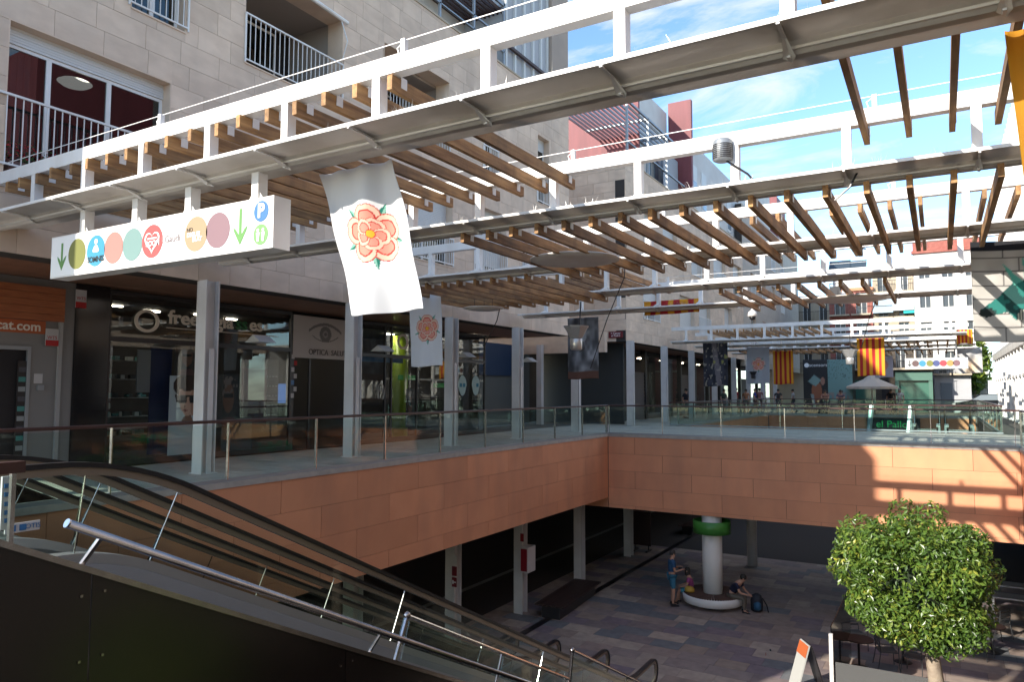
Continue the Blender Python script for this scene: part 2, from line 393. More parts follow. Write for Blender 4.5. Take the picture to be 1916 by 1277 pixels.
def fascia(label, x=None, y=None, u0=0, u1=1, z0=-2.27, z1=-.085, facing=1, ph=.605, pw=2.03, off=0, limit=80):
    t = thing('orange_panel_wall', label, 'panelled wall')
    if x is not None:
        part('backing', MB().box(min(x, x-facing*.04), max(x-facing*.01, x-facing*.04), u0, u1, z0, z1), plain('joint shade', (.10, .035, .02), .8), t)
    else:
        part('backing', MB().box(u0, u1, y+.012, y+.045, z0, z1), plain('joint shade', (.10, .035, .02), .8), t)
    z = z1; row = 0; ps = []
    while z > z0+.02:
        zb = max(z0, z-ph); u = u0-off+(row % 2)*pw*.5-pw
        while u < u1:
            a, b = max(u, u0), min(u+pw, u1)
            if b-a > .05: ps.append((a+.006, b-.004, zb+.006, z))
            u += pw
        z = zb; row += 1
    for a, b, c, d in ps:
        j = random.uniform(-.002, .002)
        if x is not None: piece('panel', (x+facing*(-.002)+j, (a+b)/2, (c+d)/2), (.016, b-a, d-c), ORANGE, t)
        else: piece('panel', ((a+b)/2, y+.002+j, (c+d)/2), (b-a, .016, d-c), ORANGE, t)
    # coping of pale stone
    if x is not None: part('coping', MB().box(min(x-facing*.12, x+facing*.03), max(x-facing*.12, x+facing*.03), u0, u1, z1, .012), CONC, t)
    else: part('coping', MB().box(u0, u1, y-.03, y+.12, z1, .012), CONC, t)
    return t
fascia('orange panelled wall under the left walkway of the near opening', x=XL, u0=.2, u1=YF-.005, facing=1, off=.9)
fascia('orange panelled wall across the far side of the near opening, sunlit at its right end', y=YF, u0=XL+.02, u1=XR-.01, z0=-2.62, off=1.02)
fascia('short orange panelled wall turning towards the viewer at the right end of the opening', x=XR, u0=13.0, u1=YF-.01, facing=-1)
part('edge_beam', MB().box(-14, XL-.02, YF+.04, YF+.4, -2.62, -2.25), ORANGE, deck)
# second opening
fascia('orange wall along the left side of the second opening', x=V2[0], u0=V2[2], u1=V2[3], z0=-2.6, pw=2.5, facing=1)
fascia('orange wall at the far end of the second opening', y=V2[3], u0=V2[0]+.05, u1=V2[1], z0=-2.6, pw=2.5)
# dark lower arcade
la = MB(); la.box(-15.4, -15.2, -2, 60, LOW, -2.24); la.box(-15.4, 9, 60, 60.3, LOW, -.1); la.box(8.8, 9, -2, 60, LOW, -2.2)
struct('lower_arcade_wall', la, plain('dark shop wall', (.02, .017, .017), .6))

# glass balustrades ---------------------------------------------------------
def balustrade(label, P0, P1, step=2.03, phase=0.0, h=1.05, rail=RAILW, sunny=None):
    t = thing('glass_balustrade', label, 'balustrade', P0)
    p0 = Vector(P0); p1 = Vector(P1); d = (p1-p0); Ln = d.length; d.normalize(); ang = math.atan2(d.y, d.x)
    mid = (p0+p1)/2
    def lb(a, b, w, z0, z1): c = p0+d*((a+b)/2); return MB().cbox((c.x, c.y, p0.z+(z0+z1)/2), (b-a, w, z1-z0), ang)
    rl = MB(); nrm = Vector((-d.y, d.x, 0)); prof = [(-.045, h-.05), (.045, h-.05), (.045, h-.012), (.03, h), (-.03, h), (-.045, h-.012)]
    vs = []
    for e in (p0, p1): vs += [e+nrm*a+Vector((0, 0, b)) for a, b in prof]
    rl.add(vs, [tuple(range(6)), tuple(range(11, 5, -1))]+[(i, (i+1) % 6, (i+1) % 6+6, i+6) for i in range(6)])
    part('handrail', rl, rail, t)
    part('base_channel', lb(0, Ln, .05, .0, .055), GREYM, t)
    u = phase
    cuts = [0.0]
    while u < Ln-.05:
        if u > .05: cuts.append(u)
        u += step
    cuts.append(Ln)
    for i, c in enumerate(cuts):
        c = min(max(c, .02), Ln-.02)
        part('post', lb(c-.007, c+.007, .055, .03, h-.05), STEEL, t)
    for a, b in zip(cuts[:-1], cuts[1:]):
        part('glass_pane', lb(a+.02, b-.02, .012, .06, h-.075), GLASS, t)
    return t
balustrade('glass balustrade with brown handrail in front of the optician along the left walkway', (XL-.03, 3.2, .015), (XL-.03, YF+.03, .015), phase=1.03)
balustrade('glass balustrade with brown handrail above the far orange wall of the near opening', (XL+.02, YF+.03, .015), (XR+.03, YF+.03, .015), phase=.0)
balustrade('glass balustrade at the right edge turning towards the viewer', (XR+.03, YF-.02, .015), (XR+.03, 3, .015), step=2.2)
balustrade('glass balustrade on the near side of the second opening', (V2[0]-.4, V2[2]-.05, .015), (V2[1]+.2, V2[2]-.05, .015), step=2.4)
balustrade('glass balustrade along the left side of the second opening', (V2[0]-.05, V2[2]+.1, .015), (V2[0]-.05, V2[3], .015), step=2.4)
balustrade('glass balustrade along the right side of the second opening by the white colonnade', (V2[1]+.15, V2[2]+.1, .015), (V2[1]+.15, V2[3], .015), step=2.4)
balustrade('glass balustrade at the far end of the second opening before the parasol', (V2[0], V2[3]+.05, .015), (V2[1]+.1, V2[3]+.05, .015), step=2.4)

# ------------------------------------------------------------------ buildings
def railing(parent, X, y0, y1, z0, z1, sp=.115, m=WHITE):
    fr = MB(); fr.box(X-.015, X+.02, y0, y1, z1-.035, z1); fr.box(X-.012, X+.012, y0, y1, z0+.05, z0+.08)
    for y in (y0, y1-.03): fr.box(X-.015, X+.015, y, y+.03, z0, z1-.035)
    r = part('balcony_railing', fr, m, parent); n = int((y1-y0)/sp)
    for i in range(1, n): piece('bar', (X, y0+i*(y1-y0)/n, (z0+z1)/2+.022), (.014, .014, z1-z0-.115), m, r)
    return r
def window(parent, X, y0, y1, z0, z1, muls=(), roller=0, shutter=0.0, rail=None, curtain=None, depth=.24, frame=WHITE, glass=None):
    fr = MB(); xf = X-depth; w = .055
    zt = z1-(roller or 0)
    fr.box(xf-.05, xf, y0, y0+w, z0, zt); fr.box(xf-.05, xf, y1-w, y1, z0, zt); fr.box(xf-.05, xf, y0+w, y1-w, z0, z0+w); fr.box(xf-.05, xf, y0+w, y1-w, zt-w, zt)
    for m_ in muls: fr.box(xf-.05, xf+.004, m_-.04, m_+.04, z0+w, zt-w)
    f = part('window', fr, frame, parent)
    part('pane', MB().box(xf-.03, xf-.02, y0+w, y1-w, z0+w, zt-w), glass or WGLASS, f)
    part('room', MB().box(xf-.75, xf-.7, y0-.3, y1+.3, z0-.3, z1+.3), VDARK, f)
    if roller:
        rb = MB()
        for k in range(int(roller/.045)): rb.box(xf-.02, xf+.03-.003*(k % 2), y0, y1, z1-.045*(k+1)+.004, z1-.045*k)
        part('shutter_box', rb, SHUT, f)
    if shutter:
        sb = MB(); k = 0; zb = zt-(zt-z0)*shutter
        while zt-.05*(k+1) > zb: sb.box(xf, xf+.018, y0+.02, y1-.02, zt-.05*(k+1)+.006, zt-.05*k); k += 1
        part('roller_shutter', sb, SHUT, f)
    if curtain:
        for a, b in curtain:
            cb = MB(); n = int((b-a)/.05)
            for k in range(n): cb.box(xf-.22-.03*(k % 2), xf-.2-.03*(k % 2), a+k*.05, a+k*.05+.05, z0, zt)
            part('curtain', cb, plain('grey white curtain', (.55, .58, .57), .9), f)
    if rail: railing(parent, X+.02, y0-.05, y1+.05, rail[0], rail[1])
    return f
def facade_x(parent, X, y0, y1, z0, z1, holes, pw, ph, m, mi, limit=300, depth=.5, keyf=None):
    "clad wall facing +X with real openings"
    bk = MB()
    for q in cut_rect((y0, y1, z0, z1), holes): bk.box(X-depth, X-.032, *q)
    part('wall', bk, JOINT, parent)
    ps = bond(y0, y1, z0, z1, pw, ph, holes, .006, .12)
    clad('stone_slab', parent, 'x', X, .03, ps, m, mi, limit, keyf)
    for h in holes:
        a, b, c, d = h; rv = MB()
        rv.box(X-depth, X-.001, a, a+.02, c, d); rv.box(X-depth, X-.001, b-.02, b, c, d); rv.box(X-depth, X+.02, a, b, c-.01, c+.02); rv.box(X-depth, X-.002, a+.02, b-.02, d-.02, d)
        part('reveal', rv, STONEI, parent)

B1 = thing('apartment_building', 'stone clad apartment building on the left over the optician arcade', 'building', (FX, 5, 0))
H1 = [(5.40, 8.15, 4.72, 7.30), (7.31, 8.40, 8.36, 10.6), (9.75, 12.62, 8.34, 10.55), (14.1, 17.05, 8.34, 10.65), (22.47, 23.38, 9.82, 10.80), (22.42, 23.40, 8.28, 9.55),
      (18.88, 19.75, 8.34, 9.75), (15.0, 17.25, 5.15, 7.2), (18.4, 20.3, 5.15, 7.35), (21.4, 22.6, 5.15, 6.7), (10.6, 11.6, 5.15, 7.0)]
facade_x(B1, FX, -.2, 24.98, 3.66, 12.35, H1, .80, .452, STONE, STONEI, 300, .5, lambda q: abs(q[0]-12)+.9*abs(q[2]-6.5)+(0 if q[1] > 4.2 else 100))
ms = MB(); ms.box(-26, FX-1.95, -.2, 24.98, 3.7, 12.3); ms.box(-26, FX-.5, -.2, 24.98, 12.1, 12.34); ms.box(-26, FX-.51, -.2, 5.2, 3.7, 12.3); ms.box(-26, FX-.51, 24.4, 24.97, 3.7, 12.3)
part('building_core', ms, VDARK, B1)
part('parapet_coping', MB().box(FX-.45, FX+.03, -.2, 25, 12.352, 12.41), CREAM, B1)
part('end_wall', MB().box(-26, FX-.002, 24.985, 25.0, 3.66, 12.35), STONE, B1)
part('near_end_wall', MB().box(-26, FX-.002, -.22, -.205, 3.66, 12.35), STONE, B1)
window(B1, FX, 5.42, 8.13, 4.74, 7.28, (6.12, 7.12), roller=.27, curtain=[(5.45, 5.95)], glass=WGLASS)
railing(B1, FX+.03, 4.95, 8.2, 4.95, 6.12)
q = at(140, 155, x=FX-.5); part('ceiling_lamp', MB().lathe([(.02, .03), (.22, .03), (.27, .0), (.20, -.05), (.02, -.06)], q, 20), emit('warm lamp glass', (.8, .75, .6), .5), B1, True)
window(B1, FX, 7.33, 8.38, 8.38, 10.58, (7.85,), curtain=[(7.4, 7.6)])
railing(B1, FX+.03, 7.25, 8.45, 8.40, 9.4)
for a, b in ((9.75, 12.62), (14.1, 17.05)):     # recessed loggias
    lg = MB(); lg.box(FX-1.9, FX-.52, a-.1, a-.02, 8.3, 10.6); lg.box(FX-1.9, FX-.52, b+.02, b+.1, 8.3, 10.6); lg.box(FX-1.9, FX-.52, a-.1, b+.1, 10.56, 10.7); lg.box(FX-1.9, FX-.3, a-.1, b+.1, 8.2, 8.33)
    lo = part('loggia', lg, plain('loggia plaster', (.36, .31, .27), .85), B1)
    window(B1, FX-1.55, a+.3, b-.5, 8.36, 10.4, ((a+b)/2,))
    railing(B1, FX+.02, a, b, 8.36, 9.42, .125)
part('awning', MB().tube([(FX+.1, 12.65, 10.45), (FX+.1, 9.6, 10.62)], .05).tube([(FX+.1, 12.45, 10.4), (FX+.25, 12.5, 9.9), (FX+.1, 12.5, 9.5)], .015, 5), WHITE, B1)
window(B1, FX, 22.49, 23.36, 9.84, 10.78, (), shutter=.5)
window(B1, FX, 22.44, 23.38, 8.3, 9.53, (22.9,), rail=(8.3, 9.35))
window(B1, FX, 18.9, 19.73, 8.36, 9.73, (19.3,), rail=(8.38, 9.35))
window(B1, FX, 15.02, 17.23, 5.17, 7.18, (16.1,), shutter=.55, rail=(5.17, 6.0))
window(B1, FX, 18.42, 20.28, 5.17, 7.33, (19.3,), shutter=.85, rail=(5.17, 6.1))
window(B1, FX, 21.42, 22.58, 5.17, 6.68, (22.,), rail=(5.17, 6.1))
window(B1, FX, 10.62, 11.58, 5.17, 6.98, (11.1,), shutter=.3)
# soffit planks and columns
sf = part('soffit', MB().box(SX-.4, FX-.04, -.2, 24.98, 3.70, 3.9), JOINT, B1)
for i in range(12):
    for j in range(7):
        y0 = j*3.6-.2
        piece('soffit_plank', (SX-.3+.1+i*.225, y0+1.8, 3.685), (.22, 3.59, .02), SOFFIT, B1)
for y in (4.95, 9.02, 13.06, 17.12, 20.92, 25.4):
    c = MB(); x = -12.12     # H-section steel column
    c.box(x-.14, x+.14, y-.15, y-.125, -.01, 3.67); c.box(x-.14, x+.14, y+.125, y+.15, -.01, 3.67); c.box(x-.03, x+.03, y-.125, y+.125, -.01, 3.67); c.box(x-.18, x+.18, y-.18, y+.18, -.01, .01)
    c.box(x+.141, x+.16, y-.05, y+.05, -.01, 2.35)
    part('column', c, GREYST, B1)
for y in (9.02, 13.06, 17.12, 20.92, 25.4, 30.4):
    c = MB(); x = -12.0
    c.box(x-.16, x+.16, y-.17, y-.145, LOW, -2.25); c.box(x-.16, x+.16, y+.145, y+.17, LOW, -2.25); c.box(x-.035, x+.035, y-.145, y+.145, LOW, -2.25)
    part('column', c, GREYST, B1, label='tall steel column in the dark lower arcade')
# tower part and penthouse strip
tw = MB(); tw.box(-18, FX-.003, 23.6, 24.97, 12.42, 18.5)
part('stair_tower', tw, mat('tan tower stone', (.38, .30, .24), .8, col2=(.34, .27, .22), scale=1.2), B1)
pw_ = MB(); pw_.box(-18, FX-.2, 20.4, 23.6, 12.42, 18.2)
part('penthouse', pw_, GREYR, B1)
for y in (20.5, 21.1, 21.75, 22.4, 23.0, 23.5): part('mullion', MB().box(FX-.2, FX-.12, y-.05, y+.05, 12.42, 18.2), SHUT, B1)
part('penthouse_rail', MB().box(FX-.12, FX-.02, 20.5, 23.2, 13.2, 13.3), DWOOD, B1)
part('setback_wall', MB().box(-18, FX-1.8, 9, 20.4, 12.42, 16.8), WHITER, B1)
t = thing('roof_pergola', 'dark brown slatted roof pergola on grey posts over the left parapet', 'pergola', (FX-.6, 17.5, 12.4))
fr = MB()
for y in (14.6, 16.6, 18.4, 20.2): fr.box(FX-.13, FX-.06, y, y+.07, 12.41, 14.6); fr.box(FX-1.9, FX-.06, y, y+.07, 14.5, 14.6)
fr.box(FX-.13, FX-.06, 14, 20.3, 14.5, 14.6); fr.box(FX-.13, FX-.06, 14, 20.3, 13.35, 13.4); fr.box(FX-.13, FX-.06, 14, 20.3, 12.9, 12.94)
part('frame', fr, GREYM, t)
for k in range(10): piece('slat', (FX-.25-.17*k, 17.2, 14.44), (.05, 6.4, .12), DWOOD, t)

# ---- building beyond the side street
B2 = thing('apartment_building', 'stone clad apartment block past the side street, corner with the red street sign', 'building', (FX, 40, 0))
YB = 31.0; X2 = -12.25
H2 = [(38.9, 41.7, 5.0, 6.9), (42.6, 45.1, 5.0, 7.0), (48.5, 50.5, 5.0, 7.2), (33.4, 34.6, 8.3, 10.4), (36.2, 38.6, 8.3, 10.4), (41.2, 43.2, 8.3, 10.5), (46.0, 49.0, 8.3, 10.5), (51., 53.5, 8.3, 10.5), (33.2, 35.6, 5.0, 7.0)]
facade_x(B2, X2, YB, 54, 3.82, 12.3, H2, 1.15, .50, STONE, STONEI, 260, .5, lambda q: q[0]+abs(q[2]-6)*.5)
for h in H2: window(B2, X2, h[0]+.02, h[1]-.02, h[2]+.02, h[3]-.02, ((h[0]+h[1])/2,), shutter=random.choice((.3, .95, 1.0, .6)), rail=(h[2], h[2]+1.0) if random.random() < .7 else None)
side = []
bk = MB(); bk.box(-26, X2-.004, YB+.035, YB+.3, 3.82, 12.3); part('side_wall', bk, JOINT, B2)
for q in bond(-26, X2-.003, 3.82, 12.3, 1.15, .50, [], .009, .15): side.append(q)
clad('side_slab', B2, 'y', YB, .03, side, STONE, STONEI, 120, lambda q: -q[0])
ms = MB(); ms.box(-26, X2-1.2, YB+.31, 54, 3.9, 12.25); ms.box(-26, X2-.51, YB+.31, 54, 12.0, 12.28)
part('building_core', ms, VDARK, B2)
part('soffit', MB().box(-15, X2-.04, YB+.04, 54, 3.83, 3.9), SOFFIT, B2)
part('parapet_coping', MB().box(X2-.4, X2+.03, YB-.03, 54, 12.302, 12.36), CREAM, B2)
for y in (31.2, 35.9, 40.6, 45.4, 50.3, 54.6, 59.5, 64.5):
    c = MB(); x = -12.15
    c.box(x-.14, x+.14, y-.15, y-.12, 0, 3.85); c.box(x-.14, x+.14, y+.12, y+.15, 0, 3.85); c.box(x-.03, x+.03, y-.12, y+.12, 0, 3.85); c.box(x+.142, x+.16, y-.05, y+.05, 0, 2.3)
    part('column', c, GREYST, B2)
c = MB(); c.box(-16.2, -15.95, 29.7, 29.95, 0, 3.7); part('column', c, GREYST, B2, label='column set back in the side street')
part('street_lintel', MB().box(-24, -12.9, 30.0, 30.3, 3.3, 4.2), STONE, B2)
# roofscape of B2
part('red_wall', MB().box(-20, X2-1.2, 36.0, 36.2, 12.3, 17.2), REDP, B2)
part('red_fin', MB().box(X2-1.5, X2-.1, 41.9, 42.2, 12.3, 19.0), REDP, B2)
part('penthouse', MB().box(-20, X2-1.6, 36.2, 41.9, 12.35, 18.4), WHITER, B2)
for a in (36.9, 38.2, 39.5, 40.8): part('penthouse_window', MB().box(X2-1.6, X2-1.56, a, a+.7, 12.8, 15.6), plain('pale blue grey glass', (.25, .31, .36), .15), B2)
part('lattice_screen', MB().box(X2-.9, X2-.85, 39.0, 41.6, 12.4, 15.2), plain('grey lattice', (.34, .36, .39), .6), B2)
t = thing('roof_pergola', 'grey slatted roof pergola before the crimson wall on the second building', 'pergola', (X2-.6, 35, 12.3))
fr = MB()
for y in (31.6, 34.5, 37.4): fr.box(X2-.2, X2-.1, y, y+.1, 12.36, 15.4); fr.box(X2-3.6, X2-.1, y, y+.1, 15.3, 15.4)
fr.box(X2-.2, X2-.1, 31.4, 40.5, 15.3, 15.4); fr.box(X2-.2, X2-.1, 31.4, 40.5, 13.3, 13.36)
part('frame', fr, GREYM, t)
for k in range(14): piece('slat', (X2-.3-.24*k, 35.6, 15.25), (.05, 8.4, .12), GREYM, t)

B3 = thing('apartment_building', 'pale apartment block with white bays behind the second building on the left', 'building', (X2, 62, 0))
H3 = [(y, y+1.6, z, z+2.0) for z in (5.2, 8.6, 11.9) for y in (56.5, 60.5, 64.5, 68.5)]
facade_x(B3, X2, 54.02, 78, 3.8, 15.4, H3, 1.9, .8, mat('pale stone', (.50, .44, .37), .8, col2=(.46, .40, .34), scale=1, rnd=.06), mat('pale stone', (0, 0, 0)), 150)
for h in H3: window(B3, X2, h[0]+.02, h[1]-.02, h[2]+.02, h[3]-.02, ((h[0]+h[1])/2,), shutter=random.choice((0, .4, .9)), rail=(h[2], h[2]+1))
part('building_core', MB().box(-26, X2-1.2, 54.05, 78, 3.8, 15.3), VDARK, B3)
part('white_bay', MB().box(X2-2.4, X2-.6, 42.5, 58, 12.4, 17.0), WHITER, B3)
part('white_bay', MB().box(X2-1.9, X2-.3, 60, 66, 15.4, 18.6), WHITER, B3)
for a in (43.5, 45.6, 49, 52, 55): 
    w_ = part('bay_window', MB().box(X2-.6, X2-.56, a, a+1.1, 13.0, 15.6), SHUT, B3)
    part('pane', MB().box(X2-.56, X2-.53, a+.15, a+.95, 13.2, 14.6), plain('pale blue grey glass', (0, 0, 0)), w_)
part('crimson_bay', MB().box(X2-1.4, X2-.05, 68, 72, 15.4, 19.2), REDP, B3)
part('street_fascia', MB().box(X2-.3, X2-.01, 54.02, 78, 3.4, 3.8), CREAM, B3)
pl = thing('air_conditioner', 'air conditioner on the pale block wall, above the pergola', 'air conditioner', (X2+.3, 50.9, 7.9))
part('body', MB().box(X2+.02, X2+.4, 50.3, 51.4, 7.5, 8.2), SHUT, pl); part('fan', MB().lathe([(.25, 0), (.25, .03)], (0, 0, 0)), DARK, pl).matrix_local = Matrix.Translation((.11, 0, -.05)) @ Matrix.Rotation(math.pi/2, 4, 'Y')

# ---- far facades closing the plaza
def far_building(label, name, px0, px1, pytop, Y, m, rows, cols, depth=9, wm=None, z0=0.0, balc=True, topband=None, blabel=None, ztop=None, winh=1.9, base=3.2, frame=None):
    x0 = at(px0, 740, y=Y)[0]; x1 = at(px1, 740, y=Y)[0]; zt = ztop or at((px0+px1)/2, pytop, y=Y)[2]
    t = thing(name, label, 'building', ((x0+x1)/2, Y, 0)); wm = wm or plain('dark far window', (.06, .065, .07), .15)
    holes = []; fh = (zt-base)/max(rows, 1)
    for r in range(rows):
        for c in range(cols):
            cw = (x1-x0)/cols; xc = x0+cw*(c+.5); zb = base+fh*r+.35; holes.append((xc-min(.55, cw*.25), xc+min(.55, cw*.25), zb, min(zb+winh, zb+fh-.5)))
    wl_ = MB()
    for q in cut_rect((x0, x1, z0, zt), holes): wl_.box(q[0], q[1], Y, Y+.35, q[2], q[3])
    part('wall', wl_, m, t); part('building_core', MB().box(x0+.01, x1-.01, Y+.36, Y+depth, z0, zt-.05), m, t)
    for h in holes:
        w_ = part('window', MB().box(h[0], h[1], Y+.25, Y+.3, h[2], h[3]), wm, t)
        f_ = MB(); xm = (h[0]+h[1])/2
        for a in (h[0], xm-.025, h[1]-.05): f_.box(a, a+.05, Y+.2, Y+.249, h[2], h[3])
        f_.box(h[0], h[1], Y+.2, Y+.249, h[3]-.05, h[3]); part('frame', f_, frame or SHUT, w_)
        if balc:
            b_ = MB(); b_.box(h[0]-.35, h[1]+.35, Y-.55, Y, h[2]-.18, h[2]-.04)
            bb = part('balcony', b_, CREAM, t); r_ = MB(); r_.box(h[0]-.35, h[1]+.35, Y-.55, Y-.52, h[2]+.85, h[2]+.9)
            k = h[0]-.35
            while k < h[1]+.35: r_.box(k, k+.02, Y-.55, Y-.53, h[2]-.04, h[2]+.85); k += .13
            part('railing', r_, DARK, bb)
    part('cornice', MB().box(x0-.1, x1+.1, Y-.18, Y+.35, zt, zt+.25), CREAM if topband is None else topband, t)
    return t, x0, x1, zt
far_building('crimson house with cream window surrounds at the end of the square', 'town_house', 1556, 1638, 545, 68, BRICK, 3, 2, topband=TERRA)
t, a, b, zt = far_building('cream apartment house with blue awnings and balconies at the end of the square', 'town_house', 1639, 1716, 505, 68.2, CREAM, 4, 2, winh=2.1)
for i, (px, py, cl) in enumerate(((1652, 575, (.32, .42, .50)), (1690, 570, (.55, .60, .64)), (1710, 575, (.03, .42, .42)))):
    p = at(px, py, y=67.6); part('awning', MB().prism([(67.3, p[2]-.5), (68.19, p[2]+.9), (68.19, p[2]-.5)], 'x', p[0]-.75, p[0]+.75), plain('awning %d' % i, cl, .8), t)
t, a, b, zt = far_building('tall white house with a brick parapet closing the view on the right', 'town_house', 1717, 1850, 470, 67, WHITER, 4, 3, topband=BRICK, balc=False, winh=1.2)
part('brick_parapet', MB().box(a, b, 67.01, 67.4, zt+.26, zt+1.0), BRICK, t)
t, a, b, zt = far_building('white rendered house behind the cream one, seen through the pergola', 'town_house', 1440, 1560, 560, 80, CREAM, 3, 4, balc=True)
t, a, b, zt = far_building('old low stone house with iron balconies and a green shopfront', 'town_house', 1592, 1748, 638, 60, OLDST, 1, 4, z0=3.0, base=2.95, winh=2.0, depth=5)
dg = MB(); xs = [at(p, 740, y=60)[0] for p in (1592, 1650, 1664, 1676, 1746)]
dg.box(xs[0], xs[4], 60.3, 65, 0, 3.0); part('ground_floor', dg, OLDST, t)
sh = part('green_shopfront', MB().box(xs[3], xs[4], 59.85, 60.28, 2.35, 3.0).box(xs[3], xs[3]+.25, 59.9, 60.28, 0, 2.35).box(xs[4]-.25, xs[4], 59.9, 60.28, 0, 2.35), plain('mint shopfront', (.07, .16, .12), .5), t)
part('pane', MB().box(xs[3]+.25, xs[4]-.25, 60.15, 60.18, 0, 2.35), plain('green shop pane', (.06, .16, .12), .12), sh)
part('doorway', MB().box(xs[1], xs[2], 60.2, 60.29, 0, 2.4), VDARK, t)
part('shop_window', MB().box(xs[0]+.3, xs[1]-.4, 60.2, 60.29, .4, 2.4), plain('green shop pane', (0, 0, 0)), t)
t, a, b, zt = far_building('low grey house in shade with a side balcony beside the old stone house', 'town_house', 1749, 1818, 690, 63, GREYR, 1, 2, depth=8, base=2.6, winh=1.4)
part('garage_door', MB().box(a+.4, b-1.2, 62.9, 62.99, 0, 2.2), plain('slate garage door', (.16, .19, .22), .6), t)
sp = thing('solar_panel', 'pair of dark solar panels on the roof of the far crimson house', 'solar panel', (at(1590, 500, y=72)[0], 72, 11.5))
for px in (1572, 1602):
    p = at(px, 495, y=72); part('panel', MB().prism([(71.5, p[2]-.9), (73, p[2]+.5), (73, p[2]+.42), (71.6, p[2]-.98)], 'x', p[0]-1, p[0]+.8), plain('solar glass', (.05, .07, .09), .2), sp)
part('roof_stand', MB().box(at(1560, 500, y=72)[0], at(1625, 500, y=72)[0], 71, 75, 6, at(1590, 512, y=72)[2]), WHITER, sp)

# ---- building along the right side of the near opening (mostly outside the view, seen in the glass)
RB = thing('apartment_building', 'stone building with dark arcade along the right side of the near opening', 'building', (6, 10, 0))
wl_ = MB(); hs = [(y, y+1.8, z, z+1.9) for z in (4.9,) for y in range(-8, 29, 4)]
for q in cut_rect((-14, 29.5, 3.7, 8.6), hs): wl_.box(5.0, 5.3, *q)
part('wall', wl_, STONEI, RB); part('crimson_bay', MB().box(4.8, 9.0, 14.2, 22, 8.62, 15), REDP, RB); part('building_core', MB().box(5.6, 20, -14, 29.5, 3.6, 8.5), VDARK, RB)
part('arcade_back', MB().box(7.2, 7.4, -14, 29.5, 0, 3.7), plain('dark arcade glazing', (.03, .03, .032), .15), RB)
for y in range(-12, 29, 4): part('column', MB().box(5.0, 5.3, y, y+.3, 0, 3.69), GREYST, RB)
WB = thing('apartment_building', 'stone building closing the square behind the viewer', 'building', (0, -30, 0))
part('wall', MB().box(-4, 40, -34, -30, 0, 9), STONEI, WB)
# ---- right side: white colonnade and tall finned facade
R1 = thing('colonnade', 'long white colonnade with diagonal shadows at the right edge', 'colonnade', (3.4, 45, 0))
for i in range(17):
    y = 30.4+i*1.9
    c = MB(); c.box(3.25, 3.45, y-.09, y+.09, 0, 3.72); c.box(3.2, 3.5, y-.13, y+.13, 0, .06); part('column', c, WHITE, R1)
    piece('bracket', (3.55, y, 3.62), (.5, .08, .16), GREYST, R1)
part('beam', MB().box(3.2, 3.5, 29.8, 62, 3.73, 4.05), TROUGH, R1); part('mid_rail', MB().box(3.28, 3.42, 30.2, 61.8, 2.3, 2.42), WHITE, R1)
part('back_wall', MB().box(5.2, 5.4, 29.8, 62, 0, 4.0), WHITER, R1); part('roof', MB().box(3.2, 9, 29.8, 62, 4.06, 4.2), WHITER, R1)
for i in range(9): piece('fin', (4.4, 31+i*3.6, 1.9), (.9, .1, 3.7), WHITE, R1)
R2 = thing('office_building', 'tall white building with vertical fins and an orange end at the right edge', 'building', (5, 50, 0))
part('wall', MB().box(4.2, 10, 40, 66, 4.25, 18.0), WHITER, R2); part('end_wall', MB().box(4.0, 10, 66.01, 66.4, 4.25, 16.5), TERRA, R2)
for i in range(26): piece('fin', (4.05, 40.4+i, 11), (.28, .09, 13.6), WHITE, R2)

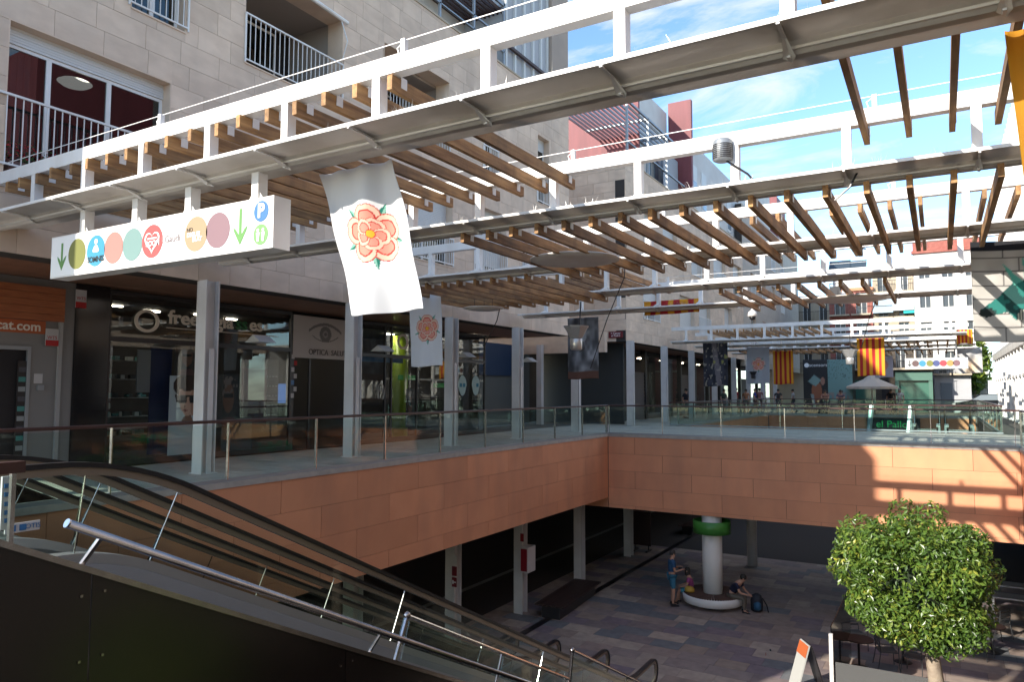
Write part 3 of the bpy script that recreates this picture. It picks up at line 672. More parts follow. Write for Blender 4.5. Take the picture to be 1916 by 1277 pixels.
# ================================================================== PERGOLA
PX = [.42-1.285*k for k in range(-3, 10)]      # post rhythm along X
def beam(label, Y, x0=-12.0, x1=4.1, detail=True, rust=False):
    t = thing('pergola_beam', label, 'pergola beam', (x0, Y, 4.0))
    part('top_rail', MB().box(x0, x1, Y-.065, Y+.065, 4.66, 4.84), WHITE, t)
    part('bottom_chord', MB().box(x0, x1, Y-.07, Y+.07, 4.0, 4.12), WHITE, t)
    xs = [x for x in PX if x0+.3 < x < x1-.05]
    for x in xs:
        p = MB(); p.box(x-.05, x+.05, Y-.06, Y+.06, 4.12, 4.66)
        part('post', p, WHITE, t)
        gsm = MB()     # flared foot plate
        gsm.prism([(x-.22, 4.085), (x-.10, 4.12), (x-.055, 4.22), (x-.055, 4.075)], 'y', Y-.05, Y-.03)
        gsm.prism([(x+.22, 4.085), (x+.10, 4.12), (x+.055, 4.22), (x+.055, 4.075)], 'y', Y-.05, Y-.03)
        gsm.add([(x-.05, Y-.06, 4.2), (x+.05, Y-.06, 4.2), (x+.05, Y-.38, 4.09), (x-.05, Y-.38, 4.09), (x-.05, Y-.06, 4.07), (x+.05, Y-.06, 4.07)], [(0, 1, 2, 3), (0, 3, 4), (1, 5, 2), (3, 2, 5, 4)])
        part('gusset', gsm, WHITE, t)
        # cone shaped joint under the trough
        cn = MB(); cn.add([(x-.006, Y-.25, 4.042), (x+.008, Y-.25, 4.042), (x+.045, Y-.02, 3.966), (x+.01, Y+.05, 3.952), (x-.045, Y-.02, 3.966), (x+.0, Y-.06, 4.0)], [(0, 1, 5), (1, 2, 5), (2, 3, 5), (3, 4, 5), (4, 0, 5)])
        cn.box(x-.012, x+.012, Y-.44, Y-.05, 4.028, 4.040); cn.box(x-.012, x+.012, Y-.05, Y+.02, 3.955, 3.968)
        part('joint_strap', cn, WHITE, t)
    seg = [x0+.02]+xs+[x1]
    prof = [(-.41, 4.06), (-.41, 4.075), (-.10, 4.07), (.05, 3.995), (.20, 4.065), (.41, 4.075), (.41, 4.06), (.21, 4.045), (.05, 3.972), (-.02, 3.975), (-.10, 4.048)]
    for a, b in zip(seg[:-1], seg[1:]):
        part('trough_panel', MB().prism([(Y+p[0], p[1]) for p in prof], 'x', a+.012, b-.012), TROUGH, t)
    part('trough_lip', MB().box(x0+.02, x1, Y-.43, Y-.412, 4.05, 4.088), WHITE, t)
    # cable stays on top
    if detail:
        cb = MB(); cb.tube([(x0, Y, 4.99), (x1, Y, 4.99)], .006, 4)
        for x in xs[::3]: cb.box(x+.28, x+.33, Y-.03, Y+.03, 4.84, 5.0); cb.tube([(x+.25, Y, 4.84), (x+.22, Y, 4.93), (x+.3, Y, 4.98)], .008, 4)
        part('stay_cable', cb, WHITE, t)
    if detail:
        sk = MB()
        for _ in range(260 if Y < 14 else 420):
            x = random.uniform(x0+3 if Y < 6 else x0, x1)
            if Y < 6 and not (-4.3 < x < -3.5 or random.random() < .12): continue
            if Y > 6 and math.sin(x*3.1+Y) < -.2: continue
            y = Y-.36+random.uniform(-.02, .06); dx, dy = random.uniform(-.07, .07), random.uniform(-.05, .05); h = random.uniform(.09, .16)
            sk.add([(x, y, 4.07), (x+.003, y, 4.07), (x+dx, y+dy, 4.07+h), (x, y+.003, 4.07)], [(0, 1, 2), (1, 3, 2), (3, 0, 2)])
        if sk.v: part('bird_spikes', sk, SILV, t, kind='stuff')
    return t
BY = [5.40, 9.20, 13.12, 17.12, 21.1]
beam('nearest white pergola beam, over the long wayfinding sign and the big rose banner', BY[0], -14.0)
beam('second white pergola beam from the viewer, with the dark ribbed siren on it', BY[1])
beam('third white pergola beam, the dragon banner hangs from its right end', BY[2])
beam('fourth white pergola beam from the viewer, behind the large round reflector', BY[3], x1=1.2)
beam('fifth white pergola beam, its left end fixed beside the grey photo banner', BY[4], x1=.75)
beam('first beam of the far pergola, its white lattice in full view over the dark photo banner', 36.4, -11.9, 1.0, False)
beam('second beam of the far pergola, just behind its first white lattice', 40.6, -11.9, 1.2, False)
beam('third beam of the far pergola, level with the far wayfinding sign', 44.8, -11.9, 1.6, False)
beam('last beam of the far pergola, farthest from the viewer', 49.0, -11.9, 1.8, False)
# beams short link at the right end
def slats(label, xs, y0, y1, zb, h=.145, w=.062, overhang=0):
    t = thing('slat_canopy', label, 'slat canopy', (xs[0], y0, zb))
    me = None
    for x in xs:
        dz = random.uniform(-.006, .006)
        o = piece('slat', (x, (y0+y1)/2+random.uniform(-.03, .03), zb+h/2+dz), (w, y1-y0, h), WOOD, t)
        o.rotation_euler = (random.uniform(-.002, .002), random.uniform(-.03, .03), random.uniform(-.003, .003))
        for y in (y0+.2, y1-.16):
            piece('bracket', (x+.036, y, zb+h*.72), (.008, .09, .11), WHITE, t)
    return t
sx = lambda a, b, ph: [ph+.43*k for k in range(int(math.ceil((a-ph)/.43)), int(math.floor((b-ph)/.43))+1)]
slats('high timber slats over the long sign, from the nearest beam back to the second beam', sx(-11.9, -4.4, .2), 5.3, 9.42, 4.50)
slats('few high timber slats against the sky at the top right', sx(-.8, 1.2, .2), 5.3, 9.42, 4.50)
slats('low timber slats between the second and third beams, above the round reflector', sx(-6.3, .7, -6.26), 9.12, 13.45, 3.84)
slats('low timber slats at the left above the small rose banner', sx(-11.6, -7.3, -7.37), 13.05, 17.35, 3.85)
slats('high timber slats behind the third beam against the sky', sx(-2.9, 1.2, -2.78), 13.0, 17.3, 4.50)
slats('low timber slats between the fourth and fifth beams in the middle', sx(-4.5, -.9, -4.4), 17.05, 21.3, 3.84)
slats('high timber slats left of centre behind the fourth beam', sx(-9.3, -6.6, -4.4), 17.05, 21.2, 4.50)
slats('timber slats of the far pergola seen through its white lattice', sx(-10.2, -4.6, -4.4), 36.3, 40.9, 4.46)
slats('low timber slats of the far pergola on the right', sx(-4.2, 1.0, -4.4), 40.5, 45.1, 3.9)
slats('low timber slats of the far pergola on the left above the stripes banner', sx(-10.6, -5.2, -4.4), 44.7, 49.2, 3.9)
slats('low timber slats at the far right end of the far pergola', sx(-4.0, 1.6, -4.4), 48.9, 53.0, 3.9)

# ------------------------------------------------------------------ wayfinding signs
def disc(mb, cx, cz, r, y, n=40, th=.004, sq=1.0):
    return mb.prism([(cx+r*sq*math.cos(2*math.pi*k/n), cz+r*math.sin(2*math.pi*k/n)) for k in range(n)], 'y', y-th, y)
def arrow(mb, cx, cz, h, y):
    w = h*.09; mb.box(cx-w*.6, cx+w*.6, y-.004, y, cz-h*.5+w, cz+h*.5)
    for s in (-1, 1): mb.prism([(cx, cz-h*.5-w*.3), (cx+s*h*.26, cz-h*.12), (cx+s*h*.30, cz-h*.02+w*.3), (cx+s*h*.17, cz-h*.08), (cx, cz-h*.30)][::1], 'y', y-.0042, y-.0002)
    return mb
def heart(cx, cz, s, n=40):
    return [(cx+s*16*math.sin(a)**3/17, cz+s*(13*math.cos(a)-5*math.cos(2*a)-2*math.cos(3*a)-math.cos(4*a))/17) for a in [2*math.pi*k/n for k in range(n)]]
def ring_poly(mb, outer, inner, y, th=.0035):
    n = len(outer); vs = [(p[0], q, p[1]) for q in (y-th, y) for p in outer+inner]; fs = []
    for i in range(n):
        j = (i+1) % n; fs += [(i, j, n+j, n+i), (2*n+i, 3*n+i, 3*n+j, 2*n+j), (i, 2*n+i, 2*n+j, j)]
    return mb.add(vs, fs)
Ys = 5.30
def sgn(px, py): p = at(px, py, y=Ys); return p[0], p[2]
xl = sgn(95, 480)[0]; xr = sgn(511, 410)[0]; zt = 3.66; zb = 3.09
T = thing('wayfinding_sign', 'long white sign box with coloured circles and arrows hung under the nearest beam', 'sign', ((xl+xr)/2, Ys, zb))
part('box', MB().box(xl, xr, Ys+.005, Ys+.24, zb, zt), WHITE, T)
part('face', MB().box(xl+.02, xr-.02, Ys, Ys+.004, zb+.02, zt-.02), plain('white sign face', (.84, .84, .84), .3), T)
zc = (zt+zb)/2
cols = [(145, (.30, .31, .085)), (180, (.07, .42, .66)), (213, (.70, .31, .27)), (248, (.27, .44, .42)), (285, (.74, .13, .13)), (366, (.56, .40, .24)), (407, (.36, .21, .24))]
for px, c in cols:
    x = sgn(px, 460)[0]; part('circle', disc(MB(), x, zc, .205, Ys), plain('circle ink %d' % px, tuple(k*.62 for k in c), .4), T)
GRN = plain('green arrow ink', (.11, .27, .07), .4)
xa, xb = sgn(116, 480)[0], sgn(450, 423)[0]
part('arrow', arrow(MB(), xa, zc, .36, Ys), GRN, T); part('arrow', arrow(MB(), xb, zc, .40, Ys), GRN, T)
WI = plain('white ink', (.85, .85, .85), .4); BI = plain('black ink', (.03, .03, .03), .4)
x = sgn(489, 400)[0]
part('parking_disc', disc(MB(), x, zc+.13, .115, Ys), plain('blue ink', (.035, .14, .32), .4), T); text('letter', 'P', .21, (x, Ys-.006, zc+.13), '-y', WI, T, .004, bold=.008)
part('toilet_disc', disc(MB(), x, zc-.125, .115, Ys), plain('pale green ink', (.15, .30, .10), .4), T)
tm = MB()
for s in (-.04, .04): disc(tm, x+s, zc-.075, .018, Ys-.004); tm.prism([(x+s-.028, zc-.10), (x+s+.028, zc-.10), (x+s+.012, zc-.20), (x+s-.012, zc-.20)], 'y', Ys-.008, Ys-.004)
part('toilet_figures', tm, WI, T)
x = sgn(180, 470)[0]; tm = disc(MB(), x, zc+.12, .035, Ys-.004); tm.prism([(x-.075, zc+.0), (x-.03, zc+.07), (x+.03, zc+.07), (x+.075, zc+.0), (x+.05, zc-.02), (x-.05, zc-.02)], 'y', Ys-.008, Ys-.004)
part('figure', tm, WI, T); text('lettering', 'SOMNIS', .105, (x, Ys-.006, zc-.115), '-y', BI, T, .004, bold=.002)
x = sgn(285, 453)[0]; tm = ring_poly(MB(), heart(x, zc, .155), heart(x, zc+.004, .128), Ys-.004); tm.box(x-.09, x+.09, Ys-.0078, Ys-.0043, zc+.025, zc+.045)
part('heart', tm, WI, T); text('lettering', 'BOOM', .09, (x+.02, Ys-.009, zc-.03), '-y', WI, T, .003, bold=.002)
x = sgn(323, 443)[0]; text('lettering', 'Gaudí', .125, (x, Ys-.004, zc-.01), '-y', plain('grey brown ink', (.22, .17, .17), .5), T, .004)
sw_ = MB(); sw_.tube([(x-.17+.34*k/12, Ys-.002, zc+.06+.05*math.sin(math.pi*k/12)) for k in range(13)], .004, 4).tube([(x-.19, Ys-.002, zc+.05), (x-.2, Ys-.002, zc), (x-.17, Ys-.002, zc-.06)], .004, 4).tube([(x+.18, Ys-.002, zc+.08), (x+.2, Ys-.002, zc), (x+.17, Ys-.002, zc-.04)], .004, 4)
part('swirl', sw_, plain('grey brown ink', (0, 0, 0)), T)
x = sgn(366, 436)[0]
text('lettering', 'NO', .07, (x-.10, Ys-.006, zc+.055), '-y', BI, T, .004); text('lettering', 'DIGUIS', .075, (x-.03, Ys-.006, zc-.005), '-y', WI, T, .004, bold=.002); text('lettering', 'BLAT', .075, (x+.04, Ys-.006, zc-.065), '-y', WI, T, .004, bold=.002)
for px in (146, 243, 342, 467):
    x = sgn(px, 400)[0]; hg = MB(); hg.box(x-.055, x+.055, Ys+.06, Ys+.19, zt, 3.98); hg.prism([(x-.055, zt), (x-.13, zt), (x-.055, zt+.1)], 'y', Ys+.08, Ys+.09).prism([(x+.055, zt), (x+.13, zt), (x+.055, zt+.1)], 'y', Ys+.08, Ys+.09)
    part('hanger', hg, WHITE, T)
# far sign
p0 = at(1693, 671, y=41.0); p1 = at(1812, 690, y=41.0); zc2 = (p0[2]+p1[2])/2
T2 = thing('wayfinding_sign', 'small grey sign with seven coloured discs hanging far away by the pale photo banner', 'sign', ((p0[0]+p1[0])/2, 41, zc2))
part('box', MB().box(p0[0], p1[0], 41.0, 41.2, p1[2], p0[2]), plain('grey sign box', (.50, .52, .52), .4), T2)
for px, c in ((1713, (.12, .07, .07)), (1726, (.04, .25, .40)), (1740, (.20, .20, .04)), (1752, (.06, .08, .22)), (1765, (.40, .05, .07)), (1778, (.42, .26, .08)), (1790, (.2, .1, .12))):
    xx = at(px, 681, y=41.0)[0]; part('circle', disc(MB(), xx, zc2, .15, 40.998, 20), plain('far disc %d' % px, c, .5), T2)
part('arrow', arrow(MB(), p0[0]+.2, zc2, .3, 40.998), BI, T2)
h_ = MB(); h_.box(p0[0]+.4, p0[0]+.46, 41.05, 41.12, p0[2], 4.0).box(p1[0]-.5, p1[0]-.44, 41.05, 41.12, p0[2], 4.0); part('hanger', h_, WHITE, T2)

# ------------------------------------------------------------------ banners
CLOTH = printmat('printed cloth', .8, .25)
def rose(u, v, cx, cz, r, base=(.70, .70, .71)):
    "rosette print; u right, v up, in metres"
    c = np.tile(np.array(base), (len(u), 1)); x = (u-cx)/r; y = (v-cz)/r; A_ = np.arctan2(x, y); R_ = np.hypot(x, y)
    GR = (.02, .26, .20); RD = (.62, .07, .06); CR = (.80, .62, .50); PK = (.80, .38, .30); YL = (.85, .50, .05)
    for k in range(5):
        a = math.radians(36+72*k); da = np.angle(np.exp(1j*(A_-a))); w = .17*(1.22-R_)/.6
        c = lerp(c, (np.abs(da)*R_ < np.maximum(w, 0)) & (R_ < 1.2) & (R_ > .4), GR)
        c = lerp(c, (da*R_ > 0) & (da*R_ < np.maximum(w*.8, 0)) & (R_ < 1.15) & (R_ > .4), (.35, .62, .52))
    def ring(c, off, d, rr, sq):
        for k in range(5):
            a = off+72*k; a = math.radians(a); px, py = d*math.sin(a), d*math.cos(a)
            lx = (x-px)*math.cos(a)-(y-py)*math.sin(a); ly = (x-px)*math.sin(a)+(y-py)*math.cos(a)
            notch = .10*rr*np.exp(-(lx/(.25*rr))**2)*(ly > 0)
            q = np.hypot(lx/(1.08+.12*np.clip(ly/rr, -1, 1)), ly+notch)/rr
            c = lerp(c, q < 1.0, RD); c = lerp(c, q < .93, CR); q2 = np.hypot(lx, ly+.12*rr+notch)/rr
            c = lerp(c, q2 < .70, RD); c = lerp(c, (q2 < .58), PK)
        return c
    c = ring(c, 0, .60, .42, 1); c = ring(c, 36, .30, .26, 1)
    c = lerp(c, R_ < .15, RD); c = lerp(c, R_ < .125, YL)
    return c
def banner(name, label, cat, P, w, h, fn, nu=60, nv=90, wave=.04, lean=0.0, blow=.0, group=None, ph=0.0, mat_=None, sag=0.0):
    "P = top left corner; hangs down; lean shears sideways"
    def pos(u, v):
        d = (1-v)
        return (P[0]+u*w+lean*d*h+blow*.12*math.sin(d*3)*(u-.5), P[1]+wave*(math.sin(u*9+ph+d*2)*(.3+d)+.35*math.sin(u*17+d*5+ph)*(1-.5*d)+.25*math.sin(d*11+u*4))-blow*d*d, P[2]-d*h-sag*math.sin(math.pi*u)*(.4+.6*(1-d))-.02*math.sin(u*6+ph)*d)
    o = print_grid(name, nu, nv, pos, lambda U, V: fn(U*w, V*h, w, h), mat_ or CLOTH)
    tag(o, label, cat, group); return o
a0 = at(597, 323, y=5.87); 
banner('rose_banner', 'large white banner with a pink rose emblem, leaning in the wind in front', 'banner', (a0[0], 5.87, 4.02), 1.08, 1.64, lambda u, v, w, h: rose(u, v, .57, .86, .335)**np.where(rose(u, v, .57, .86, .335).min(1) < .69, 1.3, 1.0)[:, None], 130, 200, .075, .31, .03)
b0 = at(757, 556, y=14.3)
banner('rose_banner', 'small white banner with a red rose emblem, in shade left of centre', 'banner', (b0[0]+.13, 14.3, b0[2]+.04), 1.0, 1.80, lambda u, v, w, h: rose(u, v, .55, .93, .34, (.76, .78, .82)), 90, 150, .03, .05, .0)
def cat_flag(n=4):
    def f(u, v, w, h):
        c = np.tile(np.array((.83, .42, .03)), (len(u), 1)); k = (u/w*9).astype(int)
        return lerp(c, k % 2 == 1, (.52, .03, .03))
    return f
def smoke(u, v, w, h):
    n = vnoise(u/w+.3, v/h, 5, 3)*.6+vnoise(u/w, v/h, 12, 5)*.4
    c = np.outer(.06+.55*n**2.2, (1, 1.05, 1.15)); c = lerp(c, (v/h < .12), (.16, .08, .06)); m = np.hypot(u/w-.5, (v/h-.72))*1.6
    c = lerp(c, (m < .2)[:, None]*.6, (.55, .58, .60)); return c
def darkphoto(u, v, w, h):
    n = vnoise(u/w, v/h, 9, 8); n2 = vnoise(u/w, v/h, 16, 11)
    c = np.outer(.02+.05*n, (1, 1, 1.3)); c = lerp(c, (n2 > .78)[:, None]*.6, (.5, .45, .35)); c = lerp(c, (np.abs(u/w-.55+.2*(v/h-.5)) < .1)[:, None]*.5, (.35, .30, .3))
    return lerp(c, ((n > .75) & (v/h > .5))[:, None]*.7, (.42, .42, .1))
def palephoto(u, v, w, h):
    n = vnoise(u/w, v/h, 4, 21); c = np.outer(.35+.3*n, (1, 1.02, 1.05)); g = np.exp(-(((u/w-.6)/.3)**2+((v/h-.25)/.3)**2)); return c*(1-g[:, None])+g[:, None]*np.array((.85, .65, .45))
p = at(1062, 596, y=21.75)
banner('photo_banner', 'blue grey cloudy photo banner behind the hanging bell lamp', 'banner', (p[0], 21.75, 3.98), 1.12, 2.02, smoke, 40, 70, .02)
p = at(1315, 640, y=37.0)
banner('photo_banner', 'dark nighttime photo banner hung at the start of the far pergola', 'banner', (p[0], 37.0, 4.02), 1.25, 2.2, darkphoto, 40, 60, .03)
p = at(1397, 655, y=41.2)
banner('rose_banner', 'faraway grey banner with a small red rose, right of the dark photo banner', 'banner', (p[0], 41.2, 3.98), 1.2, 2.0, lambda u, v, w, h: rose(u, v, .62, 1.05, .36, (.50, .52, .56)), 50, 70, .03)
p = at(1446, 663, y=45.4)
banner('striped_flag', 'red and yellow striped banner, left of the far poster', 'flag', (p[0], 45.4, 3.98), 1.15, 2.0, cat_flag(), 54, 30, .04)
p = at(1603, 650, y=33.2)
part('banner_cord', MB().box(p[0], p[0]+1.1, 36.4, 36.42, 3.9, 3.95), WHITE, None) if False else None
p = at(1603, 650, y=37.0)
banner('striped_flag', 'red and yellow striped banner hanging beside the far bell lamp above the parasol', 'flag', (p[0], 37.0, 4.0), 1.15, 1.72, cat_flag(), 54, 30, .05, ph=1)
p = at(1789, 618, y=36.9)
banner('striped_flag', 'little sunlit red and yellow striped banner at the right end of the far pergola', 'flag', (p[0], 36.9, 4.25), .6, .62, cat_flag(), 36, 16, .04, ph=2)
p = at(1785, 655, y=45.3)
banner('photo_banner', 'pale crumpled photo banner at the right end of the far pergola', 'banner', (p[0], 45.3, 3.9), 1.25, 1.35, palephoto, 40, 40, .09, sag=.08)
p = at(1636, 672, y=49.5)
banner('photo_banner', 'small pink and white banner behind the striped one', 'banner', (p[0], 49.5, 3.7), 1.0, 1.3, lambda u, v, w, h: lerp(np.tile(np.array((.6, .55, .6)), (len(u), 1)), (np.hypot(u-.45, v-.75) < .3)[:, None]*.7, (.7, .25, .2)), 30, 30, .05)
# dragon banner: stone wall print with a teal dragon head
def dragon(u, v, w, h):
    x = u/w; y = v/h; c = np.tile(np.array((.50, .48, .45)), (len(u), 1)); n = vnoise(x, y, 14, 2); c = c*(.85+.3*n[:, None])
    row = np.floor(y*7.2); fx = (x*w/.42+(row % 2)*.5) % 1; fy = (y*7.2) % 1
    c = lerp(c, (fx < .03) | (fy < .06), (.11, .10, .10)); c = lerp(c, y > .90, (.015, .015, .02))
    TL = (.02, .20, .17); TD = (.01, .07, .065); TT = (.10, .42, .34)
    neck = [(1.0, .86), (.62, .74), (.46, .62), (.34, .48), (.30, .40), (.40, .36), (.50, .52), (.66, .62), (1.0, .66)]
    head = [(.42, .62), (.30, .60), (.18, .44), (.06, .32), (.05, .27), (.14, .26), (.24, .30), (.30, .22), (.44, .20), (.50, .30), (.46, .44), (.50, .55)]
    m1 = inpoly(x, y, neck); sc = ((x*38+np.sin(y*60)) % 1 < .4) ^ ((y*46) % 1 < .4)
    c = lerp(c, m1, TL); c = lerp(c, m1 & sc, TT); m2 = inpoly(x, y, head); c = lerp(c, m2, TL); c = lerp(c, m2 & (vnoise(x, y, 20, 4) > .6), TD)
    c = lerp(c, inpoly(x, y, [(.05, .31), (.14, .34), (.16, .27), (.10, .24), (.04, .26)]), (.01, .02, .02))
    c = lerp(c, inpoly(x, y, [(.30, .22), (.42, .20), (.40, .30), (.33, .32)]), (.02, .03, .03)); c = lerp(c, inpoly(x, y, [(.30, .22), (.42, .20), (.40, .30), (.33, .32)]) & ((x*60) % 1 < .45), (.6, .6, .5))
    for q in ([(.30, .56), (.22, .78), (.36, .60)], [(.37, .60), (.36, .84), (.44, .62)]): c = lerp(c, inpoly(x, y, q), TT)
    c = lerp(c, (np.hypot((x-.55)*1.6, y-.49) < .06)[:, None]*.7, (.50, .28, .14)); return c
p = at(1815, 455, y=13.85)
banner('dragon_banner', 'banner at the right edge printed with a teal dragon head before a block wall', 'banner', (p[0], 13.85, 4.0), 1.9, 1.62, dragon, 110, 90, .012, sag=.05)
p = at(1880, 52, y=5.9)
banner('yellow_banner', 'thin translucent yellow banner cut by the right edge of the view', 'banner', (p[0], 5.9, 4.05), .62, 1.55, lambda u, v, w, h: np.tile(np.array((.78, .40, .03)), (len(u), 1))*(.8+.25*vnoise(u/w, v/h, 7, 6)[:, None]), 30, 60, .05, .07, mat_=printmat('translucent cloth', .8, .6))
p = at(1150, 505, y=19)
banner('striped_flag', 'red and yellow striped cloth folded over the slats above the street sign', 'flag', (p[0], 21.3, 4.32), 1.75, .42, cat_flag(), 54, 12, .08)

# ------------------------------------------------------------------ lamps and devices on the pergola
def reflector(label, px, py, Y, rr, z):
    p = at(px, py, y=Y); t = thing('reflector_disc', label, 'lamp reflector', (p[0], Y, z), group=None)
    part('disc', MB().lathe([(rr*.2, 0), (rr*.7, .012), (rr, .05), (rr, .065), (rr*.7, .04), (rr*.2, .03)], (p[0], Y, z), 40), TROUGH, t, True)
    c = MB()
    for a in (0, 2.1, 4.2): c.tube([(p[0]+.5*rr*math.cos(a), Y+.5*rr*math.sin(a), z+.03), (p[0]+.5*rr*math.cos(a), Y+.5*rr*math.sin(a), z+.35)], .006, 4)
    part('cable', c, DARK, t); return t
reflector('large grey round reflector hanging left of the picture centre', 1075, 488, 11.4, .78, 3.80)
reflector('smaller shaded round reflector above the small rose banner and arcade edge', 905, 566, 15.6, .52, 3.62)
reflector('third round reflector hanging under the slats right of centre', 1590, 560, 19.2, .88, 3.74)
def bell(label, px, py, Y, s=1.0, m=SILV):
    p = at(px, py, y=Y); z = p[2]; t = thing('bell_lamp', label, 'floodlight', p)
    part('funnel', MB().lathe([(.34*s, .26*s), (.35*s, .30*s), (.345*s, .30*s), (.17*s, -.02*s), (.15*s, -.02*s)], p, 8), m, t)
    part('body', MB().lathe([(.14*s, -.02*s), (.16*s, -.05*s), (.16*s, -.30*s), (.13*s, -.33*s)], p, 20), m, t, True)
    part('bracket', MB().tube([(p[0]+.2*s, p[1], z-.1*s), (p[0]+.24*s, p[1], z-.3*s), (p[0]+.1*s, p[1], z-.38*s)], .012, 5).tube([(p[0], p[1]+.2, z+.2*s), (p[0], p[1]+.3, 3.95)], .02, 5), DARK, t); return t
bell('silver bell floodlight in front of the blue grey photo banner', 1078, 632, 17.3)
bell('silver bell floodlight by the striped banner far away', 1590, 668, 33.5, 1.0)
bell('dark floodlight box hanging below the faraway rose banner', 1409, 702, 41.0, .6, DARK)
p = at(1352, 288, y=9.1)
t = thing('siren', 'dark ribbed cylindrical siren mounted on the second beam', 'siren', p)
part('body', MB().lathe([(.085, -.1), (.12, -.08), (.12, .16), (.10, .18), (.05, .19)], p, 20), GREYM, t, True)
rb = MB()
for k in range(8): rb.lathe([(.125, -.07+.024*k), (.125, -.058+.024*k)], p, 20)
part('rib', rb, DARK, t)
part('arm', MB().tube([(p[0]+.05, p[1], p[2]-.1), (p[0]+.3, p[1]+.02, p[2]-.3), (p[0]+.36, p[1]+.05, p[2]-.38)], .014, 6), DARK, t)
p = at(1408, 592, y=23.5)
t = thing('dome_camera', 'white dome security camera hanging over the far lattice', 'camera', p)
part('housing', MB().lathe([(.10, -.02), (.15, 0), (.13, .12), (.04, .2), (.03, .5)], p, 20), WHITE, t, True); part('dome', MB().lathe([(.02, -.12), (.08, -.10), (.11, -.02)], p, 20), BLACK, t, True)
part('support', MB().tube([(p[0], p[1], p[2]+.5), (p[0], p[1]-1.9, 4.0)], .02, 5), WHITE, t)
p = at(1563, 545, y=20.6)
t = thing('floodlight', 'black floodlight hanging under the fourth beam, by the third reflector', 'floodlight', p)
part('body', MB().cbox(p, (.24, .2, .22)), DARK, t); part('yoke', MB().tube([(p[0]-.13, p[1], p[2]), (p[0]-.13, p[1], p[2]+.2), (p[0]+.13, p[1], p[2]+.2), (p[0]+.13, p[1], p[2])], .014, 5), DARK, t)
cbl = MB()
for pts, Y in ([(1172, 445), (1168, 520), (1135, 600), (1105, 690)], 16), ([(935, 578), (930, 600), (905, 650)], 15), ([(1605, 320), (1590, 350), (1562, 375)], 9.0), ([(1640, 560), (1625, 600), (1612, 650)], 20), ([(740, 470), (746, 500), (748, 515)], 13), ([(1575, 410), (1580, 440), (1600, 462), (1620, 466)], 13.4):
    cbl.tube([at(a, b, y=Y) for a, b in pts], .012, 5)
tag(part('hanging_cables', cbl, BLACK), 'thin black power cables drooping from the pergola', 'cable')

# street sign on the corner
p = at(1138, 621, y=30.9); q = at(1165, 632, y=30.9)
t = thing('street_sign', 'small dark red street sign on the corner of the second building', 'street sign', p)
part('plate', MB().box(p[0], q[0], 30.93, 30.97, q[2], p[2]), plain('maroon enamel', (.13, .012, .02), .3), t)
text('lettering', '< Carrer', .13, ((p[0]+q[0])/2, 30.925, p[2]-.09), '-y', WI, t, .004); text('lettering', 'el Padró', .13, ((p[0]+q[0])/2, 30.925, p[2]-.2), '-y', WI, t, .004)

# ================================================================== SHOPFRONTS under the left arcade
def yz(px, py, x=SX): p = at(px, py, x=x); return p[1], p[2]
def xplate(name, px0, px1, py0, py1, m, parent, x=SX, th=.03, z0=None, z1=None):
    a = yz(px0, py0, x); b = yz(px1, py1, x); zt_ = z1 if z1 is not None else (yz(px0, py0, x)[1]+yz(px1, py0, x)[1])/2; zb_ = z0 if z0 is not None else (yz(px0, py1, x)[1]+yz(px1, py1, x)[1])/2
    return part(name, MB().box(x-th, x, a[0], b[0], min(zb_, zt_), max(zb_, zt_)), m, parent)
ROOM = (SX-3.2)
y_a, y_b, y_c, y_d, y_e, y_f = [yz(p, 700)[0] for p in (135, 200, 545, 656, 680, 908)]
# shop with the timber sign
s1 = thing('shopfront', 'grey shopfront with an orange timber sign at the left edge', 'shopfront', (SX, y_a-1.5, 0))
GP = plain('grey shop panel', (.21, .20, .19), .6)
yd0, yd1 = yz(0, 700)[0]-2.2, yz(55, 700)[0]
part('wall', MB().box(SX-.1, SX, yd1, y_a, 0, 3.66).box(SX-.1, SX, yd0, yd1, 2.3, 3.66), GP, s1)
part('corner_strip', MB().box(SX, SX+.05, yz(105, 700)[0], yz(112, 700)[0], 0, 2.9), plain('pale strip', (.34, .33, .32), .5), s1)
part('doorway', MB().box(SX-.12, SX-.06, yd0, yd1, 0, 2.3), VDARK, s1); part('door_frame', MB().box(SX-.02, SX+.03, yd1-.06, yd1, 0, 2.3).box(SX-.02, SX+.03, yd0, yd1, 2.3, 2.37), GREYM, s1)
ob = MB(); y1_ = yz(118, 560)[0]
for k in range(5): piece('sign_board', (SX+.06, (yd0+y1_)/2, 2.93+.13*k), (.05, y1_-yd0, .124), mat('orange timber', (.30, .085, .03), .6, col2=(.40, .13, .045), scale=5, stretch=(1, .6, 7)), s1)
part('name_band', MB().box(SX+.0, SX+.02, yd0, yz(84, 620)[0], 2.62, 2.86), plain('orange band', (.42, .10, .03), .6), s1)
yy = yz(42, 619); text('lettering', 'lcat.com', .24, (SX+.026, yy[0]-.1, 2.74), '+x', plain('cream letter', (.74, .66, .56), .6), s1, .01, bold=.004)
st = MB()
stp = part('sticker_column', MB().box(SX+.001, SX+.012, yz(32, 700)[0], yz(50, 700)[0], .3, 2.1), DARK, s1)
for k in range(9): piece('sticker', (SX+.016, (yz(32, 700)[0]+yz(50, 700)[0])/2, .5+.18*k), (.006, .12, .09), (plain('grey sticker', (.25, .27, .27)), plain('teal sticker', (.06, .22, .2)), plain('dark sticker', (.07, .07, .08)))[k % 3], s1)
part('notice', MB().box(SX+.002, SX+.01, yz(63, 710)[0], yz(79, 710)[0], yz(70, 718)[1], yz(70, 700)[1]), plain('white notice', (.5, .48, .47)), s1)
part('door_bell', MB().box(SX, SX+.05, yz(68, 725)[0], yz(80, 725)[0], yz(72, 731)[1], yz(72, 721)[1]), GREYM, s1)
